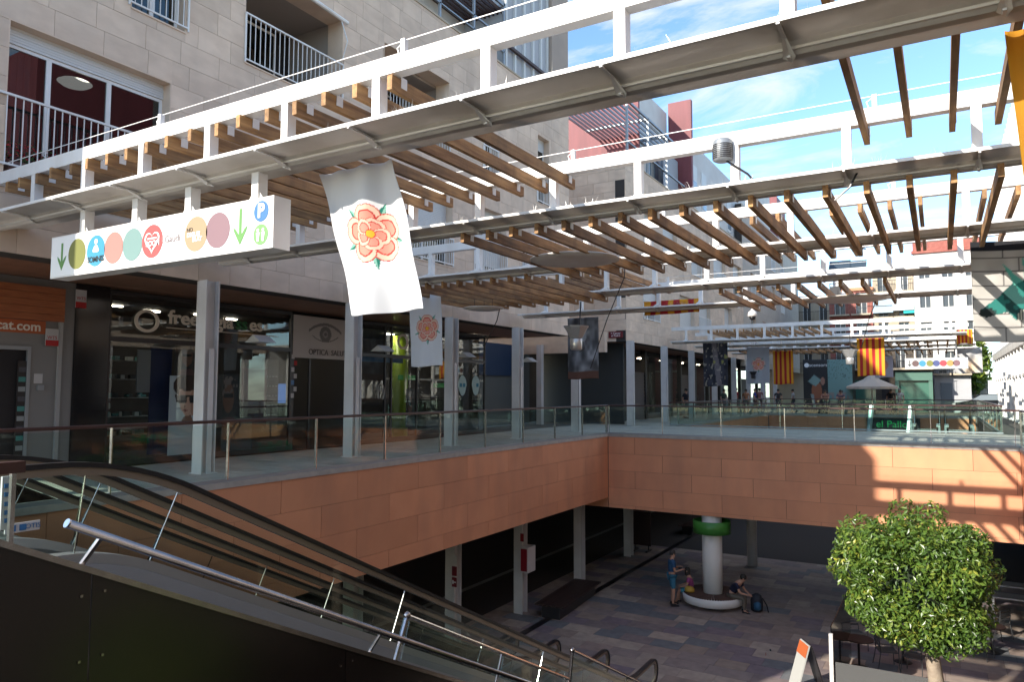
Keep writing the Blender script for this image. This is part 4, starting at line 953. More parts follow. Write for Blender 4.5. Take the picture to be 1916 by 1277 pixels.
for (a, b, c, d) in ((84, 108, 616, 648), (137, 157, 543, 577)):
    zt_, zb_ = yz((a+b)/2, c)[1], yz((a+b)/2, d)[1]; y0_, y1_2 = yz(a, 600)[0], yz(b, 600)[0]
    pl_ = part('parking_ticket_sign', MB().box(SX+.04, SX+.06, y0_, y1_2, zb_, zt_), plain('white notice', (0, 0, 0)), s1)
    part('red_band', MB().box(SX+.06, SX+.066, y0_, y1_2, zb_, zb_+(zt_-zb_)*.33), plain('red band', (.42, .02, .02)), pl_); text('lettering', 'WTS', .085, (SX+.062, (y0_+y1_2)/2, zt_-.17), '+x', plain('red band', (0, 0, 0)), pl_, .004)
# optician
s2 = thing('shopfront', 'optician shopfront with big ring logo and free&glasses lettering', 'shopfront', (SX, (y_b+y_c)/2, 0))
part('pier', MB().box(SX-.3, SX+.02, y_a+.002, y_b, 0, 3.66), plain('black glossy pier', (.012, .012, .014), .12), s2)
rm = MB(); rm.box(ROOM-.1, ROOM, y_a, y_f, 0, 3.6); rm.box(ROOM, SX-.3, y_a, y_f, 3.45, 3.6); rm.box(ROOM, SX-.3, y_f-.02, y_f+.05, 0, 3.6); rm.box(ROOM, SX-.3, y_a+.1, y_a+.15, 0, 3.6); rm.box(ROOM, SX-.02, y_a, y_f, .0, .012)
part('interior', rm, plain('dim shop interior', (.025, .022, .024), .7), s2)
def fr_x(y0, y1, muls, zb_=.05, zt_=3.62, trans=2.62):
    m = MB(); m.box(SX-.06, SX, y0, y1, zt_-.08, zt_); m.box(SX-.06, SX, y0, y1, zb_-.04, zb_+.08); m.box(SX-.06, SX+.01, y0, y1, trans-.05, trans+.05)
    for q in [y0]+list(muls)+[y1-.05]: m.box(SX-.06, SX+.005, q, q+.05, zb_+.08, zt_-.08)
    return m
part('frame', fr_x(y_b, y_c, []), DARK, s2)
for a, b in ((y_b+.05, y_c-.05),): part('glass_pane', MB().box(SX-.04, SX-.03, a, b, .1, 3.55), SGLASS, s2)
LC = plain('cream letter', (0, 0, 0)); LG_ = plain('green letter', (.01, .13, .03), .5)
rc = yz(274, 602); n = 40
def ringx(mb, cy, cz, r, w, x, sq=1.0):
    vs = []; fs = []
    for q in (x, x+.03):
        for rr in (r, r-w):
            vs += [(q, cy+rr*sq*math.cos(2*math.pi*k/n), cz+rr*math.sin(2*math.pi*k/n)) for k in range(n)]
    for k in range(n):
        j = (k+1) % n; fs += [(k, j, n+j, n+k), (2*n+k, 3*n+k, 3*n+j, 2*n+j), (k, 2*n+k, 2*n+j, j), (n+k, n+j, 3*n+j, 3*n+k)]
    return mb.add(vs, fs)
part('ring_logo', ringx(MB(), rc[0], rc[1]+.01, .245, .062, SX+.005, 1.15), LC, s2); part('logo_dot', MB().lathe([(.055, 0), (.055, .02)], (0, 0, 0), 20), LG_, s2).matrix_local = Matrix.Translation((.01, rc[0]-(y_b+y_c)/2, rc[1]+.01)) @ Matrix.Rotation(math.pi/2, 4, 'Y')
ty0 = yz(311, 602)[0]; ty1 = yz(514, 602)[0]; tz = yz(400, 604)[1]+.02
text('lettering', 'free', .42, (SX+.012, ty0+.42, tz), '+x', LC, s2, .02, sx=1.12, bold=.010); text('lettering', '&', .40, (SX+.012, ty0+1.06, tz), '+x', LG_, s2, .02, bold=.008)
text('lettering', 'gla', .42, (SX+.012, ty0+1.50, tz), '+x', LC, s2, .02, sx=1.1, bold=.010); text('lettering', 'ss', .42, (SX+.012, ty0+1.99, tz), '+x', LG_, s2, .02, sx=1.05, bold=.008); text('lettering', 'es', .42, (SX+.012, ty0+2.42, tz), '+x', LC, s2, .02, sx=1.1, bold=.010)
part('underline', MB().box(SX+.001, SX+.01, ty0, ty1+.1, tz-.235, tz-.22), LC, s2); text('lettering', 'OPTICS', .13, (SX+.012, ty1-.45, tz-.34), '+x', LC, s2, .008, sx=1.5)
PR = printmat('printed poster', .5)
def portrait(u, v, w, h):
    x = u/w; y = v/h; c = np.tile(np.array((.62, .66, .68)), (len(u), 1)); n = vnoise(x, y, 14, 9)
    c = lerp(c, ((x-.5)/.40)**2+((y-.80)/.24)**2 < 1, (.035, .014, .01)); c = lerp(c, inpoly(x, y, [(.28, .72), (.80, .74), (.80, .38), (.66, .18), (.50, .15), (.34, .30), (.27, .50)]), (.85, .50, .36))
    c = lerp(c, inpoly(x, y, [(.62, .72), (.80, .74), (.80, .38), (.66, .18), (.60, .3)]), (.60, .30, .20)); c = lerp(c, inpoly(x, y, [(.42, .17), (.62, .20), (.72, 0), (.3, 0)]), (.26, .11, .07))
    c = lerp(c, ((x-.5)/.34)**2+((y-.86)/.17)**2 < 1+.3*(n-.5), (.05, .02, .014))
    c = lerp(c, inpoly(x, y, [(.16, .62), (.50, .60), (.48, .44), (.20, .46)]), (.008, .008, .01)); c = lerp(c, inpoly(x, y, [(.54, .60), (.92, .64), (.88, .45), (.58, .44)]), (.008, .008, .01)); c = lerp(c, (y > .56) & (y < .60) & (x > .16) & (x < .9), (.008, .008, .01))
    c = lerp(c, inpoly(x, y, [(.36, .30), (.44, .325), (.54, .30), (.45, .265)]), (.36, .08, .06)); c = lerp(c, inpoly(x, y, [(.43, .42), (.47, .36), (.42, .35)]), (.27, .11, .07))
    return lerp(c, y < .05, (.02, .02, .03))
def lady(u, v, w, h):
    x = u/w; y = v/h; n = vnoise(x, y, 13, 19); c = np.outer(.02+.03*n, (1, .9, .9))
    c = lerp(c, ((x-.5)/.22)**2+((y-.55)/.28)**2 < 1, (.17, .08, .05)); c = lerp(c, (((x-.5)/.36)**2+((y-.75)/.2)**2 < 1) & (n > .45), (.20, .15, .13)); c = lerp(c, inpoly(x, y, [(.3, .2), (.7, .2), (.9, 0), (.1, 0)]), (.10, .04, .04)); return lerp(c, (y > .55) & (y < .63) & (x > .32) & (x < .68), (.01, .01, .01))
def xprint(label, px0, px1, py0, py1, fn, parent, x=SX-.055, nu=60, nv=80):
    y0_, y1_2 = yz(px0, 700, x)[0], yz(px1, 700, x)[0]; pm = (px0+px1)/2; zt_, zb_ = yz(pm, py0, x)[1], yz(pm, py1, x)[1]; w, h = y1_2-y0_, zt_-zb_
    return print_grid(label, nu, nv, lambda u, v: (x, y0_+u*w, zb_+v*h), lambda U, V: fn(U*w, V*h, w, h), PR, parent)
xprint('portrait_poster', 318, 384, 704, 852, lambda u, v, w, h: np.where((v/h > .38)[:, None], portrait(u, (v-h*.38)/.62, w, h), np.tile(np.array((.62, .66, .68)), (len(u), 1))), s2)
xprint('small_portrait_poster', 326, 372, 640, 703, lambda u, v, w, h: lerp(lady(u, v, w, h), (v/h > .7), (.16, .12, .10)), s2, SX-.2, 30, 40)
xprint('beaded_portrait_poster', 405, 452, 700, 800, lady, s2, SX-.22, 40, 50)
xplate('display_panel', 283, 316, 650, 850, plain('deep blue panel', (.010, .022, .085), .5), s2, x=SX-.35)
xplate('display_panel', 455, 498, 690, 800, plain('dark wine panel', (.06, .012, .02), .5), s2, x=SX-.6)
xplate('display_panel', 258, 280, 655, 735, plain('pale poster', (.22, .22, .22), .6), s2, x=SX-.25)
# shelves and stock behind the glass
for k in range(5): piece('shelf', (SX-1.4, (y_b+y_c)/2-1.6, .55+.42*k), (.3, 1.9, .02), plain('pale shelf', (.30, .30, .30), .4), s2)
for k in range(90): piece('spectacles_box', (SX-1.34, (y_b+y_c)/2-2.5+.9*random.random()+(k % 2)*.85, .60+.42*(k % 5)), (.1, random.choice((.06, .1, .14)), random.choice((.05, .09, .12))), random.choice((plain('pale box', (.5, .52, .52)), plain('dark box', (.05, .06, .07)), plain('teal box', (.10, .30, .30)))), s2)
for k in range(4): part('ceiling_light', MB().box(SX-1.2-.3*(k % 2), SX-1.1-.3*(k % 2), y_b+.6+k*1.1, y_b+.95+k*1.1, 3.42, 3.44), emit('shop light', (1, .85, .65), 12), s2)
part('table', MB().box(SX-1.1, SX-.6, y_b+.4, y_b+1.6, .72, .76), plain('pale shelf', (0, 0, 0)), s2)
part('monitor', MB().box(SX-1.0, SX-.97, y_b+1.75, y_b+2.2, 1.15, 1.42), emit('screen glow', (.35, .5, .5), .35), s2)
part('display_stand', MB().box(SX-.5, SX-.3, y_b+3.0, y_b+3.9, .05, .9), plain('dark grey stand', (.06, .06, .065), .4), s2)
# OPTICA SALUT entrance
s3 = thing('shopfront', 'dark shop entrance under a grey eye panel lettered OPTICA SALUT', 'shopfront', (SX, (y_c+y_d)/2, 0))
zt3, zb3 = 3.56, yz(600, 672)[1]
def eye(u, v, w, h):
    x = u-w*.46; y = v-h*.60; c = np.tile(np.array((.50, .46, .43)), (len(u), 1)); r = np.hypot(x, y)
    up = .26-x*x*.55; lo = -.20+x*x*.62
    c = lerp(c, (y < up+.05) & (y > up-.03) & (np.abs(x) < .62), (.17, .155, .15)); c = lerp(c, (y < lo+.012) & (y > lo-.02) & (np.abs(x) < .5), (.15, .14, .13))
    c = lerp(c, (r < .22) & (y < up), (.15, .14, .135)); c = lerp(c, (r < .10), (.30, .28, .27)); c = lerp(c, (r < .05), (.12, .11, .11)); return c
y0_, w3, h3 = y_c+.02, y_d+.30-y_c, zt3-zb3
print_grid('eye_panel', 90, 60, lambda u, v: (SX+.02, y0_+u*w3, zb3+v*h3), lambda U, V: eye(U*w3, V*h3, w3, h3), PR, s3)
text('lettering', 'OPTICA  SALUT', .215, (SX+.03, y0_+w3/2, zb3+.17), '+x', plain('dark grey letter', (.10, .09, .085)), s3, .008, sx=.95)
part('frame', MB().box(SX-.06, SX, y_c, y_c+.09, 0, zb3).box(SX-.06, SX, y_d, y_d+.08, 0, zb3).box(SX-.06, SX, y_c+.62, y_c+.68, 0, zb3), DARK, s3)
nt = (plain('white notice', (0, 0, 0)), plain('red band', (0, 0, 0)), plain('blue ink', (0, 0, 0)))
for k in range(7): piece('notice', (SX+.004, y_c+.045+.09*(k % 2), 2.45-.17*k), (.006, .10, .12), nt[(0, 1, 0, 0, 2, 0, 0)[k]], s3)
part('screen', MB().box(SX-1.6, SX-1.56, y_c+.9, y_c+1.25, 1.2, 1.75), emit('blue screen', (.04, .09, .22), .4), s3)
part('display_wall', MB().box(SX-1.2, SX-1.15, y_c+.12, y_c+.6, .5, 2.4), plain('grey display', (.16, .15, .14)), s3)
for k in range(5):
    for j in range(4): piece('spectacles', (SX-1.14, y_c+.18+.11*j, .9+.26*k), (.02, .08, .03), plain('pale box', (0, 0, 0)), s3)
# second glazed front with ear and mask signs
s4 = thing('shopfront', 'glazed hearing and optician shopfront with ear symbols behind the small rose banner', 'shopfront', (SX, (y_e+y_f)/2, 0))
mu = [yz(p, 700)[0] for p in (720, 732, 780)]; part('frame', fr_x(y_d+.32, y_f, mu), DARK, s4)
part('glass_pane', MB().box(SX-.04, SX-.03, y_d+.37, y_f-.05, .1, 3.55), SGLASS, s4)
rc = yz(753, 640); part('ring_logo', ringx(MB(), rc[0], rc[1], .24, .07, SX+.005, 1.1), LC, s4)
text('lettering', 'free', .40, (SX+.012, rc[0]+.75, rc[1]), '+x', LC, s4, .02, bold=.008); text('lettering', 'glasses', .40, (SX+.012, rc[0]+2.0, rc[1]), '+x', LC, s4, .02, bold=.008)
part('green_pillar', MB().lathe([(.28, 0), (.28, 3.4)], (SX-1.1, yz(797, 700)[0], 0), 20), plain('lime pillar', (.30, .46, .03), .4), s4, True)
for a, b, z_ in ((785, 815, 2.0), (850, 870, 1.75), (875, 905, 1.75)): part('green_strip', MB().box(SX-.9, SX-.85, yz(a, 700)[0], yz(b, 700)[0], z_-.08, z_+.08), plain('bright green strip', (.02, .45, .05), .4), s4)
part('blue_strip', MB().box(SX-.5, SX-.46, yz(690, 700)[0], yz(775, 700)[0], 2.45, 2.6), plain('blue ink', (0, 0, 0)), s4)
em = MB(); c_ = yz(712, 735)
em.tube([(SX+.01, c_[0]+.15*math.cos(a)*(1 if a < 3 else .8), c_[1]+.27*math.sin(a)) for a in [-.9+.3*k for k in range(17)]], .016, 5)
em.tube([(SX+.01, c_[0]+.07*math.cos(a), c_[1]+.04+.13*math.sin(a)) for a in [-.6+.35*k for k in range(12)]], .012, 5)
for r_ in (.25, .32, .39): em.tube([(SX+.01, c_[0]+.02-r_*math.cos(a), c_[1]+.12+r_*.7*math.sin(a)) for a in (-.3, 0, .3, .5)], .010, 5)
part('ear_symbol', em, plain('pale grey decal', (.38, .38, .36), .5), s4)
for px, gl in ((865, True), (890, False)):
    c_ = yz(px, 722); mb = MB(); mb.add([(SX+.008, c_[0]+.26*math.cos(a)*(.85 if math.sin(a) < 0 else 1), c_[1]+.36*math.sin(a)) for a in [2*math.pi*k/24 for k in range(24)]]+[(SX+.002, c_[0]+.26*math.cos(a)*(.85 if math.sin(a) < 0 else 1), c_[1]+.36*math.sin(a)) for a in [2*math.pi*k/24 for k in range(24)]], [tuple(range(24)), tuple(range(47, 23, -1))]+[(i, i+24, (i+1) % 24+24, (i+1) % 24) for i in range(24)])
    ms_ = part('mask_symbol', mb, plain('pale green decal', (.30, .40, .36), .5), s4)
    g_ = MB()
    for s_ in ((-.1, .1) if gl else (.1,)): g_.box(SX+.009, SX+.014, c_[0]+s_-.07, c_[0]+s_+.07, c_[1]-.05, c_[1]+.08)
    part('spectacles', g_, plain('teal ink', (.02, .16, .22)), ms_)
xprint('portrait_poster', 760, 776, 728, 800, lady, s4, SX-.4, 20, 40)
for k in range(5): part('ceiling_light', MB().box(SX-1.2, SX-1.1, y_e+.6+k*1.7, y_e+1.0+k*1.7, 3.42, 3.44), emit('shop light', (0, 0, 0), 5), s4)
# end of the arcade: side street front
s5 = thing('shopfront', 'dark blue shopfront in the recess of the side street', 'shopfront', (-16, 29, 0))
part('wall', MB().box(-17.5, -17.3, y_f, 31.0, 0, 3.7), plain('grey green panel', (.10, .105, .095), .7), s5); part('blue_fascia', MB().box(-17.28, -17.2, y_f, 29.5, 2.25, 3.7), plain('navy fascia', (.008, .03, .075), .5), s5)
part('far_wall', MB().box(-17.3, -12.9, 32.2, 32.3, 0, 3.85), plain('dark mural wall', (.035, .04, .042), .5), s5)
b2s = thing('shopfront', 'glazed shopfront row with roller shutters under the second building', 'shopfront', (-14.3, 45, 0))
for k in range(13):
    a = 32.6+k*3.2
    part('pier', MB().box(-14.5, -14.25, a-.12, a+.12, 0, 3.83), DARK, b2s)
    if k in (1, 4, 9): 
        part('roller_shutter', MB().box(-14.4, -14.35, a+.12, a+3.08, 0, 2.6), plain('brown grey shutter', (.15, .13, .12), .6), b2s)
        for j in range(13): piece('shutter_lath', (-14.33, a+1.6, .1+.2*j), (.03, 2.9, .15), plain('brown grey shutter', (0, 0, 0)), b2s)
    else: part('glass_pane', MB().box(-14.4, -14.38, a+.12, a+3.08, 0, 3.6), SGLASS, b2s)
part('interior', MB().box(-18, -17.9, 32, 75, 0, 3.8).box(-17.9, -14.5, 32, 75, 3.6, 3.8), plain('dim shop interior', (0, 0, 0)), b2s)
for k in range(9): part('ceiling_light', MB().box(-16, -15.8, 34+k*4.1, 34.5+k*4.1, 3.54, 3.56), emit('shop light', (0, 0, 0), 5), b2s)
for k, (px, py) in enumerate(((905, 660), (1005, 690), (1045, 655))): pass
for px, py, Y in ((1352, 668, 49), (1375, 665, 52)):
    pass
wl_ = MB()
for y in (11.0, 15.1, 19.1, 23.2): wl_.prism([(-12.9, 3.0), (-12.7, 3.12), (-12.5, 3.0)], 'y', y-.2, y+.2)
for i, y in enumerate((11.0, 15.1, 19.1, 23.2)):
    o = tag(part('arcade_lamp', MB().prism([(-13.2, 2.62), (-12.95, 2.78), (-12.7, 2.62)], 'y', y-.22, y+.22), SHUT), ('small white arcade lamp before the portrait poster', 'small white arcade lamp at the OPTICA SALUT door', 'small white arcade lamp by the mask symbols', 'small white arcade lamp in front of the navy fascia')[i], 'lamp', 'arcade lamps')

for y, lab in ((15.2, 'small white lamp under the lower arcade ceiling, left one'), (19.2, 'small white lamp under the lower arcade ceiling, right one')):
    tag(part('arcade_lamp', MB().prism([(-13.3, -2.95), (-13.05, -2.78), (-12.8, -2.95)], 'y', y-.22, y+.22), SHUT), lab, 'lamp', 'arcade lamps')
# ================================================================== ESCALATORS AND STAIR
def esc_path(Y0, z0, zend, slope=.5, lead=1.5, tail=.9, lift=1.0):
    "handrail line: level, bend, straight, bend, level; as (y,z)"
    n = 9; L_ = 1.3
    pts = [(Y0-L_/2-lead+lead*i/4, z0) for i in range(4)]
    for i in range(n+1):    # easing bend
        u = i/n; pts.append((Y0-L_/2+L_*u, z0-slope*L_*u*u/2))
    Ye = Y0+(z0-zend)/slope
    k = int((Ye-L_/2-(Y0+L_/2))/.6)
    for i in range(1, k): yv = Y0+L_/2+(Ye-L_-Y0)*i/k; pts.append((yv, z0-slope*(yv-Y0)))
    for i in range(n+1):
        u = i/n; pts.append((Ye-L_/2+L_*u, zend+slope*L_*(1-u)**2/2))
    pts += [(Ye+L_/2+.3*i, zend) for i in range(1, int(tail/.3)+1)]
    return pts
def escalator(label, xr, w, Y0, ztop, zend, nst=26, clad_=True):
    t = thing('escalator', label, 'escalator', (xr-w/2, Y0, zend-1.0))
    pth = esc_path(Y0, ztop, zend)
    ye, ze = pth[-1]
    for s_, x in (('r', xr), ('l', xr-w)):
        newel = [(ye+.30*math.sin(a), ze-.30+.30*math.cos(a)) for a in [math.pi*k/8 for k in range(1, 9)]]
        part('handrail', MB().ribbon(pth+newel, x-.045, x+.045, -.04, .0), BLACK, t)
        part('handrail_guide', MB().ribbon(pth+newel, x-.028, x+.028, -.10, -.041), RUBTRIM, t)
        # glass in panes
        seg = 6
        for i in range(0, len(pth)-1, seg):
            sub = pth[i:i+seg+1]
            if len(sub) > 1: part('glass_pane', MB().ribbon(sub, x-.006, x+.006, -.72, -.11), EGLASS, t)
        for i in range(seg, len(pth)-2, seg):
            a, b = pth[i-1], pth[i+1]; d = Vector((b[0]-a[0], b[1]-a[1])).normalized(); nn = Vector((-d.y, d.x)); p_ = Vector(pth[i]); q0, q1 = p_+nn*-.72, p_+nn*-.11
            part('pane_joint', MB().tube([(x+.009, q0.x, q0.y), (x+.009, q1.x, q1.y)], .006, 4), STEEL, t)
        part('inner_skirt', MB().ribbon(pth, x-.03 if s_ == 'l' else x-.10, x+.10 if s_ == 'l' else x+.03, -.80, -.721), SKIRT, t)
        if clad_: part('side_cladding', MB().ribbon(pth, x-.04, x+.035, -1.75, -.801), CLAD, t)
        part('newel_glass', MB().lathe([(.26, 0), (.26, .012)], (0, 0, 0), 20), EGLASS, t).matrix_local = Matrix.Translation(Vector((x, ye, ze-.36))-t.location) @ Matrix.Rotation(math.pi/2, 4, 'Y')
    part('floor_plate', MB().box(xr-w+.1, xr-.1, Y0-1.8, Y0-.2, ztop-1.0, ztop-.96), STEEL, t)
    part('foot_plate', MB().box(xr-w+.1, xr-.1, ye-.5, ye+.6, ze-.98, ze-.94), STEEL, t)
    dz = (ztop-zend)/nst
    for k in range(nst):
        y = Y0-.1+k*dz/.5; piece('step', (xr-w/2, y+.2, ztop-1.0-dz*(k+1)+.02), (w-.24, dz/.5+.02, .18), plain('ribbed step', (.10, .10, .105), .5, .4), t)
    return t
escalator('nearest escalator with beige lined black handrail, going down from the left', -6.0, 1.22, 3.74, 1.0, -4.66)
escalator('farther escalator next to the orange wall, partly behind the nearest one', -8.55, 1.22, 3.74, 1.0, -4.66)
part('landing', MB().box(XL+.1, -4.95, 1.55, 2.3, -1.0, 0.0), CLAD, deck)
for (px0, px1, lab) in ((1722, 1758, 'left one of the two distant escalators in the second opening'), (1781, 1818, 'right one of the two distant escalators in the second opening')):
    xa_ = at(px0, 800, y=34.5)[0]; xb_ = at(px1, 800, y=34.5)[0]; escalator(lab, xb_, max(.9, xb_-xa_), 34.6, 1.0, -4.66, 20)
fr_ = thing('glass_lift_frame', 'pale steel posts of a glass enclosure inside the second opening', 'frame', (-3.5, 34, -5.6))
for px in (1618, 1692): q = at(px, 800, y=33.2); part('post', MB().tube([(q[0], 33.0, -1.5), (q[0]+.25, 33.6, 1.0)], .10, 6), plain('pale blue steel', (.42, .50, .52), .4, .3), fr_)
part('glass_pane', MB().box(at(1618, 800, y=33.3)[0], at(1692, 800, y=33.3)[0], 33.3, 33.32, -1.5, 1.0), GLASS, fr_)
# shop name in green on orange walls
q = at(1671, 795, y=51.9); 
nm = thing('name_sign', 'green el Pallol lettering on a dark strip deep in the second opening', 'sign', (q[0], 51.9, q[2]))
part('board', MB().box(q[0]-1.5, q[0]+1.5, 51.86, 51.9, q[2]-.42, q[2]+.42), DARK, nm); text('lettering', 'el Pallol', .62, (q[0], 51.84, q[2]), '-y', emit('green lit letter', (.015, .25, .07), .25), nm, .03)
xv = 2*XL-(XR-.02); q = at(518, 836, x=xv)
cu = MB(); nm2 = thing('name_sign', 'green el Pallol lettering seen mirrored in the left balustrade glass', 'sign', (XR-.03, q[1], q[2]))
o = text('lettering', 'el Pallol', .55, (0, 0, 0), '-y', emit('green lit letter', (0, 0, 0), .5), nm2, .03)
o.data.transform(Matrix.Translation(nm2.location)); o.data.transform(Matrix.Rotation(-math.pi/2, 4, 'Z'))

# stair with the dark bronze side
XS = -3.5; E0 = 1.735     # edge line z = E0 - .5 y
stair = thing('staircase', 'stair with dark bronze side panels and steel handrail in the foreground', 'staircase', (XS-.8, 1, LOW))
ezl = lambda y, o=0: E0-.5*y+o
cuts = [-.6, .75, 2.02, 3.75, 5.5, 7.3, 9.0, 10.7, 12.4, 14.2]
for i, (a, b) in enumerate(zip(cuts[:-1], cuts[1:])):
    b_ = b-.006
    sh0 = .30 if a > 7.2 else 0
    part('side_panel', MB().prism([(a, ezl(a, sh0)-.03), (b_, ezl(b_, sh0)-.03), (b_, max(ezl(b_)-3.3, LOW)), (a, max(ezl(a)-3.3, LOW))], 'x', XS-.012, XS), BRONZE, stair)
    rv_ = MB()
    for dy, dz in ((-.05, -.12), (.06, -.12), (-.05, -.42), (.06, -.42)): rv_.lathe([(.008, 0), (.008, .004)], (0, 0, 0), 8) if False else rv_.cbox((XS+.003, a+dy, ezl(a)+dz), (.006, .012, .012))
    part('rivet', rv_, STEEL, stair)
    piece_ = MB().prism([(a, ezl(a, sh0)-.03), (b, ezl(b, sh0)-.03), (b, ezl(b, sh0)+.0), (a, ezl(a, sh0)+.0)], 'x', XS-.05, XS+.02); part('edge_bar', piece_, STEEL, stair)
tubz = lambda y: 1.895-.5*y
part('handrail', MB().tube([(XS+.05, 1.87, tubz(1.87)), (XS+.05, 12.5, tubz(12.5))], .0205, 20), CHROME, stair, True)
part('handrail_cap', MB().tube([(XS+.05, 1.862, tubz(1.862)), (XS+.05, 1.869, tubz(1.869))], .021, 20), STEEL, stair)
for y in (2.03, 4.05, 6.07, 8.1, 10.1):
    n_ = Vector((0, .447, .894)); p_ = Vector((XS+.05, y, tubz(y))); e_ = Vector((XS-.01, y-.06, ezl(y-.06)))
    part('handrail_post', MB().tube([p_, e_], .014, 8), STEEL, stair)
# taller glass balustrade lower down
for (ya, yb, lift) in ((4.47, 7.25, .36), (7.34, 12.0, .68)):
    part('glass_rail', MB().tube([(XS-.06, ya, ezl(ya)+lift), (XS-.06, yb, ezl(yb)+lift)], .016, 10), STEEL, stair)
    n_ = int((yb-ya)/1.35)
    for k in range(n_+1):
        y = ya+k*(yb-ya)/max(n_, 1); part('balustrade_post', MB().tube([(XS-.06, y, ezl(y)+lift), (XS-.06, y-.14, ezl(y-.14)+.0)], .012 if k else .02, 8), CHROME, stair)
        if k < n_: y2 = ya+(k+1)*(yb-ya)/n_; part('glass_pane', MB().prism([(y+.03, ezl(y+.03)+lift-.03), (y2-.03, ezl(y2-.03)+lift-.03), (y2-.13, ezl(y2-.13)+.02), (y-.07, ezl(y-.07)+.02)], 'x', XS-.066, XS-.054), GLASS, stair)
    part('ball_cap', MB().lathe([(.005, -.03), (.024, -.018), (.03, 0), (.024, .018), (.005, .03)], (XS-.06, ya, ezl(ya)+lift), 14), CHROME, stair, True)
for k in range(30): y = .9+.3*k*1.12; piece('step', (XS-.8, y+.17, .02-.168*(k+1)), (1.38, .36, .04), CONC, stair)
part('far_side_wall', MB().prism([(.4, ezl(.4)-.6), (12, ezl(12)-.6), (12, ezl(12)-1.4), (.4, ezl(.4)-1.4)], 'x', XS-1.56, XS-1.5), CLAD, stair)
# wooden rail end with steel post and sticker strip at the left edge
wr = thing('rail_end', 'end of a brown wooden rail on a steel post at the left edge', 'railing', (at(20, 870, x=-4.3)))
q0 = at(-60, 872, x=-4.6); q1 = at(45, 873, x=-4.6)
part('handrail', MB().box(-4.66, -4.58, q0[1]-.5, q1[1], q1[2]-.035, q1[2]+.03), RAILW, wr)
q = at(25, 930, x=-4.6); part('post', MB().box(-4.63, -4.60, q[1]-.012, q[1]+.012, -.05, q1[2]-.035), STEEL, wr)
part('glass_pane', MB().box(-4.62, -4.61, q0[1]-.5, q[1]-.015, 0, q1[2]-.05), GLASS, wr)
ns = thing('notice_strip', 'tall narrow white strip of blue safety pictograms at the left edge', 'sign', at(12, 940, x=-4.8))
a_, b_, c_ = at(5, 893, x=-4.8), at(19, 893, x=-4.8), at(12, 992, x=-4.8)
part('strip', MB().box(-4.82, -4.8, a_[1], b_[1], c_[2], a_[2]), plain('white notice', (0, 0, 0)), ns)
for py in (910, 926, 944, 960, 975): q = at(13, py, x=-4.79); part('pictogram', MB().cbox((-4.796, q[1], q[2]), (.006, .022, .026)), plain('blue ink', (0, 0, 0)), ns)
lb = thing('maker_label', 'white label with two round blue pictograms on the escalator skirt', 'label', at(47, 988, x=-5.9))
q = at(47, 988, x=-5.9); part('plate', MB().cbox((-5.94, q[1], q[2]), (.01, .24, .07)), plain('white notice', (0, 0, 0)), lb)
for d in (-.07, .0): part('pictogram', MB().cbox((-5.932, q[1]+d, q[2]), (.006, .045, .045)), plain('blue ink', (0, 0, 0)), lb)
text('lettering', 'OTIS', .05, (-5.93, q[1]+.07, q[2]), '+x', plain('blue ink', (0, 0, 0)), lb, .003)

# ================================================================== LOWER PLAZA OBJECTS
q = at(1334, 1109, z=LOW+.42); rb_ = abs(at(1393, 1109, y=q[1])[0]-at(1278, 1109, y=q[1])[0])/2*.97; cx_, cy_ = q[0], q[1]+.0
rb_t = thing('round_bench', 'white round bench with brown slats ringing a white column with a green collar', 'bench', (cx_, cy_, LOW))
part('rim', MB().lathe([(rb_*.86, LOW+.10), (rb_*.97, LOW+.14), (rb_, LOW+.38), (rb_*.97, LOW+.40), (rb_*.9, LOW+.40)], (cx_, cy_, 0), 48), CYL, rb_t, True)
part('plinth', MB().lathe([(rb_*.6, LOW), (rb_*.6, LOW+.12)], (cx_, cy_, 0), 32), DARK, rb_t)
for k in range(72):
    a = 2*math.pi*k/72; r0, r1 = .34, rb_*.965
    c = MB(); m_ = (r0+r1)/2; w0, w1 = .012, .034; ca, sa = math.cos(a), math.sin(a)
    vs = [(cx_+ca*r-sa*s, cy_+sa*r+ca*s, z) for z in (LOW+.40, LOW+.43) for r, s in ((r0, -w0), (r1, -w1), (r1, w1), (r0, w0))]
    part('slat', c.add(vs, [(0, 3, 2, 1), (4, 5, 6, 7), (0, 1, 5, 4), (1, 2, 6, 5), (2, 3, 7, 6), (3, 0, 4, 7)]), BWOOD, rb_t)
part('column', MB().lathe([(.33, LOW+.0), (.33, -2.3)], (cx_, cy_, 0), 32), CYL, rb_t, True)
zg = at(1334, 985, y=cy_)[2]
part('collar', MB().lathe([(.50, zg-.22), (.62, zg-.22), (.62, zg+.20), (.59, zg+.20), (.59, zg-.18), (.5, zg-.18)], (cx_, cy_, 0), 36), GREEN, rb_t, True)
def long_bench(label, pa, pb, w=1.0):
    a = Vector(at(*pa, z=LOW+.45)); b = Vector(at(*pb, z=LOW+.45)); d = (b-a); L_ = d.length; d.normalize(); ang = math.atan2(d.y, d.x); c = (a+b)/2; n_ = Vector((-d.y, d.x, 0))
    t = thing('long_bench', label, 'bench', (c.x, c.y, LOW)); part('base', MB().cbox((c.x, c.y, LOW+.18), (L_-.3, w*.62, .36), ang), DARK, t)
    for k in range(7): cc = c+n_*(w*(k-3)/7); part('slat', MB().cbox((cc.x, cc.y, LOW+.42), (L_, w/7-.012, .05), ang), DKWOOD, t)
long_bench('long dark timber bench beside the lower arcade columns', (1027, 1134), (1100, 1086))
long_bench('dark bench farther back near the green collar', (1283, 985), (1310, 975), .8)
